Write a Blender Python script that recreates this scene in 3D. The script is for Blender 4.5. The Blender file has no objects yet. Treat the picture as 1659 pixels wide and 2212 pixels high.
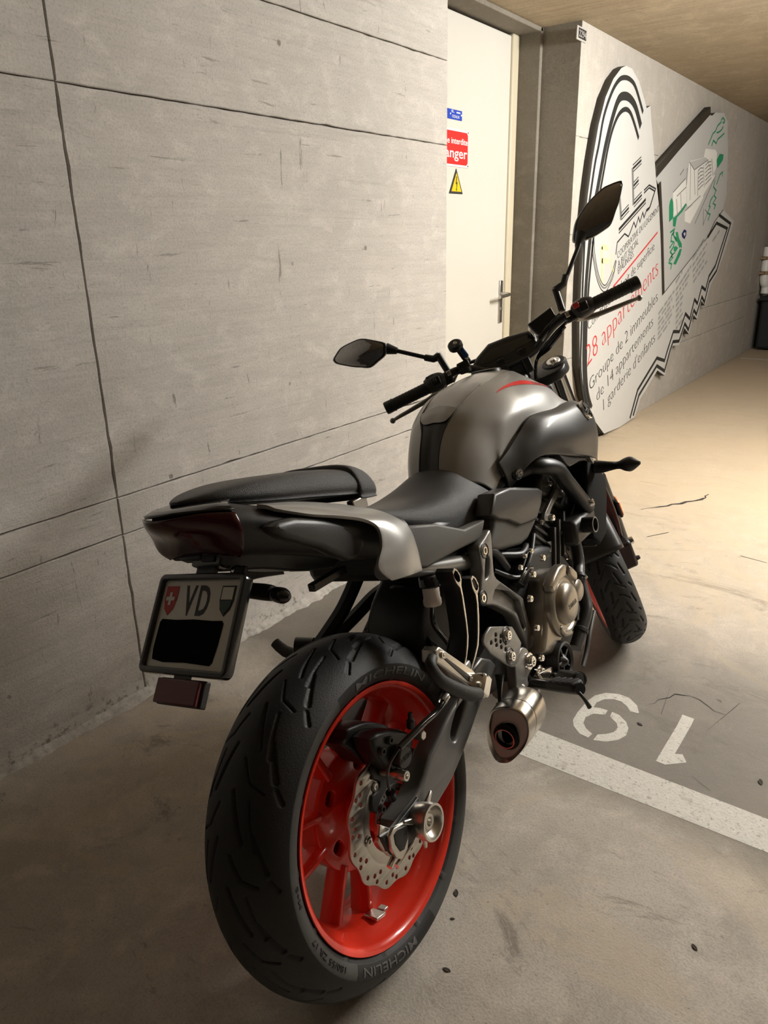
import bpy, bmesh, math, random
from mathutils import Vector, Matrix, Quaternion
random.seed(7)
C = bpy.context.scene.collection
scene = bpy.context.scene
pi = math.pi
# ------------------------------------------------------------------ camera (metres; X along the wall, Y towards it, Z up)
cd = bpy.data.cameras.new('camera'); cam = bpy.data.objects.new('camera', cd); C.objects.link(cam)
cd.sensor_fit = 'VERTICAL'; cd.sensor_height = 36.0; cd.lens = 1623.2/2212*36.0; cd.clip_start = .02
fw = Vector((0.76034116, 0.55460808, -0.33806982)); up = Vector((0.28633375, 0.18097928, 0.94088229)); rt = fw.cross(up)
cam.matrix_world = Matrix(((rt.x, up.x, -fw.x, 0), (rt.y, up.y, -fw.y, 0), (rt.z, up.z, -fw.z, 1.28394), (0, 0, 0, 1)))
scene.camera = cam
# ------------------------------------------------------------------ world, exposure
w = bpy.data.worlds.new('garage_air'); scene.world = w; w.use_nodes = True
w.node_tree.nodes['Background'].inputs[0].default_value = (1.0, .88, .72, 1)
w.node_tree.nodes['Background'].inputs[1].default_value = .035
scene.view_settings.view_transform = 'Standard'; scene.view_settings.look = 'None'
scene.view_settings.gamma = 1.0; scene.view_settings.exposure = 0.92
try: scene.view_settings.use_curve_mapping = False
except Exception: pass
# ceiling lamps of the garage: (x, y, turn, half length, watts)
LAMPS = [(3.95, -0.65, 0.0, 1.05, 225.0)]
LAMP_COL = (1.0, .985, .95)
CEIL = 2.335
WALL = 1.769            # face of the long concrete wall
# ------------------------------------------------------------------ material helpers
def M(name, col, rough=.5, metal=0., coat=0., spec=.5, emit=None, noise=None, bump=None, alpha=None):
    m = bpy.data.materials.new(name); m.use_nodes = True
    nt = m.node_tree; b = nt.nodes['Principled BSDF']
    b.inputs['Base Color'].default_value = (*col, 1); b.inputs['Roughness'].default_value = rough
    b.inputs['Metallic'].default_value = metal; b.inputs['Coat Weight'].default_value = coat
    b.inputs['Coat Roughness'].default_value = .08
    b.inputs['Specular IOR Level'].default_value = spec
    if emit: b.inputs['Emission Color'].default_value = (*emit[:3], 1); b.inputs['Emission Strength'].default_value = emit[3]
    tc = None
    def coords():
        nonlocal tc
        if tc is None: tc = nt.nodes.new('ShaderNodeTexCoord')
        return tc.outputs['Object']
    if noise:                     # (scale, amount): grain in colour
        n = nt.nodes.new('ShaderNodeTexNoise'); n.inputs['Scale'].default_value = noise[0]; n.inputs['Detail'].default_value = 6
        nt.links.new(coords(), n.inputs['Vector'])
        mx = nt.nodes.new('ShaderNodeMix'); mx.data_type = 'RGBA'
        k = noise[1]
        mx.inputs[6].default_value = (*[c*(1-k) for c in col], 1); mx.inputs[7].default_value = (*[min(1, c*(1+k)) for c in col], 1)
        nt.links.new(n.outputs['Fac'], mx.inputs[0]); nt.links.new(mx.outputs[2], b.inputs['Base Color'])
    if bump:                      # (scale, strength)
        n = nt.nodes.new('ShaderNodeTexNoise'); n.inputs['Scale'].default_value = bump[0]; n.inputs['Detail'].default_value = 3
        nt.links.new(coords(), n.inputs['Vector'])
        bp = nt.nodes.new('ShaderNodeBump'); bp.inputs['Strength'].default_value = bump[1]; bp.inputs['Distance'].default_value = .002
        nt.links.new(n.outputs['Fac'], bp.inputs['Height']); nt.links.new(bp.outputs[0], b.inputs['Normal'])
    return m

def concrete(name, c0, c1, grain_axis='x', dirt=(.12, .10, .08), rough=.85, pit=.5, board=.25, bumpd=.004, fine=160, extra=None):
    """Board-marked concrete: long grain, blotches, pits and stains from layered noise in world space."""
    m = bpy.data.materials.new(name); m.use_nodes = True
    nt = m.node_tree; b = nt.nodes['Principled BSDF']; b.inputs['Roughness'].default_value = rough; b.inputs['Specular IOR Level'].default_value = .25
    N = nt.nodes.new; L = nt.links.new
    g = N('ShaderNodeNewGeometry')
    def mapped(sx, sy, sz):
        mp = N('ShaderNodeMapping'); mp.inputs['Scale'].default_value = (sx, sy, sz); L(g.outputs['Position'], mp.inputs[0]); return mp.outputs[0]
    def noise(vec, sc, det=5, rg=.55, dist=0.):
        n = N('ShaderNodeTexNoise'); n.inputs['Scale'].default_value = sc; n.inputs['Detail'].default_value = det
        n.inputs['Roughness'].default_value = rg; n.inputs['Distortion'].default_value = dist; L(vec, n.inputs['Vector']); return n.outputs['Fac']
    def ramp(f, stops):
        r = N('ShaderNodeValToRGB'); L(f, r.inputs[0]); e = r.color_ramp.elements
        e[0].position, e[0].color = stops[0][0], (*[stops[0][1]]*3, 1); e[1].position, e[1].color = stops[-1][0], (*[stops[-1][1]]*3, 1)
        for pp, v in stops[1:-1]:
            q = e.new(pp); q.color = (v, v, v, 1)
        return r.outputs[0]
    def mix(f, a, c, mode='MIX'):
        x = N('ShaderNodeMix'); x.data_type = 'RGBA'; x.blend_type = mode
        if isinstance(f, float): x.inputs[0].default_value = f
        else: L(f, x.inputs[0])
        for s, v in ((6, a), (7, c)):
            if isinstance(v, tuple): x.inputs[s].default_value = (*v, 1)
            else: L(v, x.inputs[s])
        return x.outputs[2]
    ax = {'x': (.55, 1, 9), 'z': (9, 9, .6), 'y': (9, .55, 9), 'n': (1, 1, 1)}[grain_axis]
    big = noise(mapped(1, 1, 1), 1.3, 6, .6, .6)
    gr = noise(mapped(*ax), 5.5, 8, .65, .3)
    fn = noise(mapped(1, 1, 1), fine, 3, .6)
    mid = noise(mapped(1, 1, 1.6), 9., 6, .7, .4)
    col = mix(ramp(big, [(.3, 0), (.7, 1)]), c0, c1)
    k = tuple(c*.78 for c in c0)
    ln = noise(mapped(*[a*(5 if a > 5 else 1.2) for a in ax]), 6.5, 4, .6, .15)
    col = mix(mix(board, (0., 0., 0.), ramp(ln, [(.55, 0), (.62, 1)])), col, tuple(c*.66 for c in c0))
    col = mix(mix(board*2, (0., 0., 0.), ramp(gr, [(.42, 0), (.62, 1)])), col, k)
    col = mix(mix(.7, (0., 0., 0.), ramp(mid, [(.50, 0), (.68, 1)])), col, tuple(min(1, c*1.12) for c in c1))
    col = mix(mix(.5, (0., 0., 0.), ramp(fn, [(.48, 0), (.72, 1)])), col, tuple(c*.6 for c in c0))
    # pits and stains
    v = N('ShaderNodeTexVoronoi'); v.inputs['Scale'].default_value = 7.5; L(g.outputs['Position'], v.inputs['Vector'])
    pn = noise(mapped(1, 1, 1), 3.1, 2)
    pits = N('ShaderNodeMath'); pits.operation = 'MULTIPLY'
    L(ramp(v.outputs['Distance'], [(0., 1), (.05, .8), (.085, 0)]), pits.inputs[0]); L(ramp(pn, [(.5, 0), (.58, 1)]), pits.inputs[1])
    pm = N('ShaderNodeMath'); pm.operation = 'MULTIPLY'; L(pits.outputs[0], pm.inputs[0]); pm.inputs[1].default_value = pit
    col = mix(pm.outputs[0], col, dirt)
    st = noise(mapped(*[a*.6 for a in ax]), 2.3, 9, .72, 1.2)
    col = mix(mix(.5, (0., 0., 0.), ramp(st, [(.60, 0), (.70, 1)])), col, tuple(.5*a+.5*d2 for a, d2 in zip(c0, dirt)))
    if extra: col = extra(nt, g, noise, mapped, ramp, mix, col)
    L(col, b.inputs['Base Color'])
    h = N('ShaderNodeMath'); h.operation = 'ADD'; L(gr, h.inputs[0])
    h2 = N('ShaderNodeMath'); h2.operation = 'MULTIPLY_ADD'; L(fn, h2.inputs[0]); h2.inputs[1].default_value = .35; L(mid, h2.inputs[2]); L(h2.outputs[0], h.inputs[1])
    h3 = N('ShaderNodeMath'); h3.operation = 'MULTIPLY_ADD'; L(pits.outputs[0], h3.inputs[0]); h3.inputs[1].default_value = -1.2; L(h.outputs[0], h3.inputs[2])
    bp = N('ShaderNodeBump'); bp.inputs['Strength'].default_value = .5; bp.inputs['Distance'].default_value = bumpd
    L(h3.outputs[0], bp.inputs['Height']); L(bp.outputs[0], b.inputs['Normal'])
    return m
# ------------------------------------------------------------------ object helpers
def tag(o, label=None, cat=None, group=None, kind=None):
    if label: o['label'] = label
    if cat: o['category'] = cat
    if group: o['group'] = group
    if kind: o['kind'] = kind
    return o
def empty(name, loc=(0, 0, 0)):
    o = bpy.data.objects.new(name, None); C.objects.link(o); o.location = loc; o.empty_display_size = .1; return o
def link(name, me, mat, parent=None, smooth=True, angle=38, bevel=0, seg=2, label=None):
    if smooth:
        me.polygons.foreach_set('use_smooth', [True]*len(me.polygons))
        try: me.set_sharp_from_angle(angle=math.radians(angle))
        except Exception: pass
    o = bpy.data.objects.new(name, me); C.objects.link(o)
    if mat is not None and not me.materials:
        for mm in (mat if isinstance(mat, (list, tuple)) else [mat]): me.materials.append(mm)
    if parent: o.parent = parent
    if bevel:
        md = o.modifiers.new('bevel', 'BEVEL'); md.width = bevel; md.segments = seg; md.limit_method = 'ANGLE'; md.angle_limit = math.radians(35)
        md.harden_normals = False
    if label: o['label'] = label
    return o
def mesh(name, vs, fs, mat, parent=None, **k):
    me = bpy.data.meshes.new(name); me.from_pydata([tuple(v) for v in vs], [], fs); me.validate()
    bm = bmesh.new(); bm.from_mesh(me); bmesh.ops.recalc_face_normals(bm, faces=bm.faces); bm.to_mesh(me); bm.free()
    return link(name, me, mat, parent, **k)
BOXF = [(0, 1, 3, 2), (4, 6, 7, 5), (0, 4, 5, 1), (2, 3, 7, 6), (0, 2, 6, 4), (1, 5, 7, 3)]
def boxv(lo, hi): return [(x, y, z) for x in (lo[0], hi[0]) for y in (lo[1], hi[1]) for z in (lo[2], hi[2])]
def box(name, lo, hi, mat, parent=None, bevel=.0, seg=2, **k): return mesh(name, boxv(lo, hi), BOXF, mat, parent, bevel=bevel, seg=seg, **k)
def obox(name, c, size, rot, mat, parent=None, bevel=0, taper=1., **k):
    """box with centre, size and a 3x3 rotation; taper scales the +z end in x and y"""
    vs = []
    for v in boxv([-s/2 for s in size], [s/2 for s in size]):
        f = taper if v[2] > 0 else 1.
        vs.append(Vector(c)+rot @ Vector((v[0]*f, v[1]*f, v[2])))
    return mesh(name, vs, BOXF, mat, parent, bevel=bevel, **k)
def frame_dir(d, hint=(0, 0, 1)):
    d = Vector(d).normalized(); h = Vector(hint)
    if abs(d.dot(h)) > .98: h = Vector((0, 1, 0))
    x = h.cross(d).normalized(); y = d.cross(x)
    return Matrix((x, y, d)).transposed()
def spline(pts, n=8, closed=False):
    P = [Vector(q) for q in pts]; N = len(P); out = []
    if N < 3 or n <= 1: return P
    rng = N if closed else N-1
    for i in range(rng):
        if closed: a, b, c, d = P[i-1], P[i], P[(i+1) % N], P[(i+2) % N]
        else: a, b, c, d = P[max(i-1, 0)], P[i], P[i+1], P[min(i+2, N-1)]
        for j in range(n):
            t = j/n
            out.append(.5*((2*b)+(c-a)*t+(2*a-5*b+4*c-d)*t*t+(3*b-a-3*c+d)*t**3))
    if not closed: out.append(P[-1])
    return out
def tube_data(pts, r, n=10, seg=12, closed=False, caps=True, flat=1.0):
    """sweep a circle (or an ellipse, flat = y/x) along a smooth path; r is a number or one per given point"""
    rs = r if isinstance(r, (list, tuple)) else [r]*len(pts)
    P4 = [Vector((*q, rr)) for q, rr in zip(pts, rs)]
    Q = spline(P4, n, closed) if n > 1 else P4
    P = [Vector(q[:3]) for q in Q]; R = [q[3] for q in Q]
    N = len(P); vs = []; fs = []; prev = None
    for i in range(N):
        t = (P[(i+1) % N]-P[i-1]) if closed else (P[min(i+1, N-1)]-P[max(i-1, 0)])
        t.normalize()
        if prev is None: F = frame_dir(t); x = F.col[0]
        else: x = (prev-t*prev.dot(t)).normalized()
        y = t.cross(x); prev = x
        for k in range(seg):
            a = 2*pi*k/seg; vs.append(P[i]+(x*math.cos(a)+y*math.sin(a)*flat)*R[i])
    for i in range(N if closed else N-1):
        j = (i+1) % N
        for k in range(seg):
            l = (k+1) % seg; fs.append((i*seg+k, i*seg+l, j*seg+l, j*seg+k))
    if caps and not closed: fs.append(tuple(range(seg))[::-1]); fs.append(tuple((N-1)*seg+k for k in range(seg)))
    return vs, fs
def tube(name, pts, r, mat, parent=None, n=8, seg=14, closed=False, flat=1.0, **k):
    vs, fs = tube_data(pts, r, n, seg, closed, True, flat); return mesh(name, vs, fs, mat, parent, **k)
def lathe_data(prof, org, d, seg=32, hint=(0, 0, 1)):
    """prof: (radius, height along d) pairs; radius 0 closes to a point"""
    F = frame_dir(d, hint); O = Vector(org); vs = []; fs = []; rows = []
    for r, h in prof:
        if r < 1e-6: rows.append([len(vs)]); vs.append(O+F @ Vector((0, 0, h)))
        else:
            rows.append(list(range(len(vs), len(vs)+seg)))
            for k in range(seg):
                a = 2*pi*k/seg; vs.append(O+F @ Vector((r*math.cos(a), r*math.sin(a), h)))
    for A, B in zip(rows, rows[1:]):
        for k in range(seg):
            l = (k+1) % seg
            if len(A) == 1 and len(B) == 1: continue
            if len(A) == 1: fs.append((A[0], B[l], B[k]))
            elif len(B) == 1: fs.append((A[k], A[l], B[0]))
            else: fs.append((A[k], A[l], B[l], B[k]))
    return vs, fs
def lathe(name, prof, org, d, mat, parent=None, seg=32, **k):
    vs, fs = lathe_data(prof, org, d, seg); return mesh(name, vs, fs, mat, parent, **k)
def merge(*vf):
    V = []; F = []
    for vs, fs in vf:
        o = len(V); V += list(vs); F += [tuple(i+o for i in f) for f in fs]
    return V, F
def patch_data(grid, nu=6, nv=6):
    """Catmull-Rom surface through a grid of points"""
    rows = [spline(r, nv) for r in grid]
    cols = [spline([r[j] for r in rows], nu) for j in range(len(rows[0]))]
    nU, nV = len(cols[0]), len(cols)
    vs = [cols[j][i] for i in range(nU) for j in range(nV)]
    fs = [(i*nV+j, i*nV+j+1, (i+1)*nV+j+1, (i+1)*nV+j) for i in range(nU-1) for j in range(nV-1)]
    return vs, fs
def patch(name, grid, mat, parent=None, nu=6, nv=6, solid=0, mirror=False, **k):
    vs, fs = patch_data(grid, nu, nv)
    o = mesh(name, vs, fs, mat, parent, **k)
    if solid:
        md = o.modifiers.new('solid', 'SOLIDIFY'); md.thickness = solid; md.offset = 0
    return o
def ring_loft(name, rings, mat, parent=None, n=6, m=6, caps=True, **k):
    """closed cross-section rings joined along their order, smooth both ways"""
    R = [spline(r, m, True) if m > 1 else [Vector(q) for q in r] for r in rings]
    cols = [spline([r[j] for r in R], n) if n > 1 else [r[j] for r in R] for j in range(len(R[0]))]
    nU, nV = len(cols[0]), len(cols)
    vs = [cols[j][i] for i in range(nU) for j in range(nV)]
    fs = [(i*nV+j, i*nV+(j+1) % nV, (i+1)*nV+(j+1) % nV, (i+1)*nV+j) for i in range(nU-1) for j in range(nV)]
    if caps: fs.append(tuple(range(nV))); fs.append(tuple((nU-1)*nV+j for j in range(nV)))
    return mesh(name, vs, fs, mat, parent, **k)
def curve_mesh(loops, thick, bevel=0.0, res=2):
    """flat outline with holes -> solid plate mesh in the XY plane, centred on z=0"""
    cu = bpy.data.curves.new('outline', 'CURVE'); cu.dimensions = '2D'; cu.fill_mode = 'BOTH'
    cu.extrude = max(thick/2-bevel, 1e-5); cu.bevel_depth = bevel; cu.bevel_resolution = res
    if bevel: cu.offset = -bevel
    for lp in loops:
        s = cu.splines.new('POLY'); s.points.add(len(lp)-1); s.use_cyclic_u = True
        for q, pt in zip(lp, s.points): pt.co = (q[0], q[1], 0, 1)
    o = bpy.data.objects.new('outline', cu); C.objects.link(o)
    dg = bpy.context.evaluated_depsgraph_get(); me = bpy.data.meshes.new_from_object(o.evaluated_get(dg), depsgraph=dg)
    bpy.data.objects.remove(o); bpy.data.curves.remove(cu)
    bm = bmesh.new(); bm.from_mesh(me); bmesh.ops.remove_doubles(bm, verts=bm.verts, dist=1e-5); bmesh.ops.recalc_face_normals(bm, faces=bm.faces); bm.to_mesh(me); bm.free()
    me.materials.clear()
    return me
def place(me, fn):
    for v in me.vertices: v.co = fn(v.co.copy())
    me.update()
    return me
def side_plate(name, loops, y, thick, mat, parent=None, bevel=.0015, f=None, res=2, rnd=0, **k):
    """plate traced in side view: loops of (x, z), outer face at y, thick goes inwards (towards +y when y is negative)"""
    if rnd: loops = [[tuple(q[:2]) for q in spline([(a, b, 0) for a, b in lp], rnd, True)] for lp in loops]
    s = 1 if y <= 0 else -1
    me = curve_mesh(loops, thick, bevel, res)
    g = (lambda v: Vector((v.x, y+s*thick/2-v.z, v.y)))
    place(me, (lambda v: f(g(v))) if f else g)
    me.flip_normals() if False else None
    return link(name, me, mat, parent, **k)
def circ(cx, cz, r, n=14, ph=0.): return [(cx+r*math.cos(2*pi*i/n+ph), cz+r*math.sin(2*pi*i/n+ph)) for i in range(n)]
def text_mesh(body, offset=0., extrude=0., shear=0., align='LEFT'):
    cu = bpy.data.curves.new('lettering', 'FONT'); cu.body = body; cu.size = 1; cu.offset = offset; cu.extrude = extrude; cu.shear = shear; cu.align_x = align; cu.resolution_u = 3
    o = bpy.data.objects.new('lettering', cu); C.objects.link(o)
    dg = bpy.context.evaluated_depsgraph_get(); me = bpy.data.meshes.new_from_object(o.evaluated_get(dg), depsgraph=dg)
    bpy.data.objects.remove(o); bpy.data.curves.remove(cu); me.materials.clear()
    return me
def split_words(me, dx, dz, gap=.25):
    """one mesh per word: cut where the letters leave a wide gap along the reading direction (dx, dz)"""
    vs = [v.co.copy() for v in me.vertices]; t = [v.x*dx+v.z*dz for v in vs]
    fs = [tuple(f.vertices) for f in me.polygons]; spans = sorted((min(t[i] for i in f), max(t[i] for i in f), k) for k, f in enumerate(fs))
    hts = [-v.x*dz+v.z*dx for v in vs]; gp = (max(hts)-min(hts))*gap; groups = [[]]; end = None
    for a, b, k in spans:
        if end is not None and a-end > gp: groups.append([])
        groups[-1].append(k); end = b if end is None else max(end, b)
    if len(groups) == 1: return [me]
    out = []
    for g in groups:
        ids = sorted({i for k in g for i in fs[k]}); mp = {i: j for j, i in enumerate(ids)}
        m2 = bpy.data.meshes.new('lettering'); m2.from_pydata([vs[i] for i in ids], [], [tuple(mp[i] for i in fs[k]) for k in g]); out.append(m2)
    return out
def ribbon_pts(pts, wd, closed=False):
    """flat ribbon outline (list of quads) along 2D points, mitred"""
    n = len(pts); L = []; R = []
    for i in range(n):
        a = Vector(pts[max(i-1, 0)]); b = Vector(pts[i]); c = Vector(pts[min(i+1, n-1)])
        d1 = (b-a).normalized() if i > 0 else (c-b).normalized(); d2 = (c-b).normalized() if i < n-1 else d1
        m = Vector((-(d1+d2).y, (d1+d2).x))
        if m.length < 1e-6: m = Vector((-d1.y, d1.x))
        m.normalize(); nn = Vector((-d1.y, d1.x)); k = max(m.dot(nn), .4)
        ww = wd[i] if isinstance(wd, (list, tuple)) else wd
        L.append(b+m*ww/2/k); R.append(b-m*ww/2/k)
    return L, R
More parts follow.
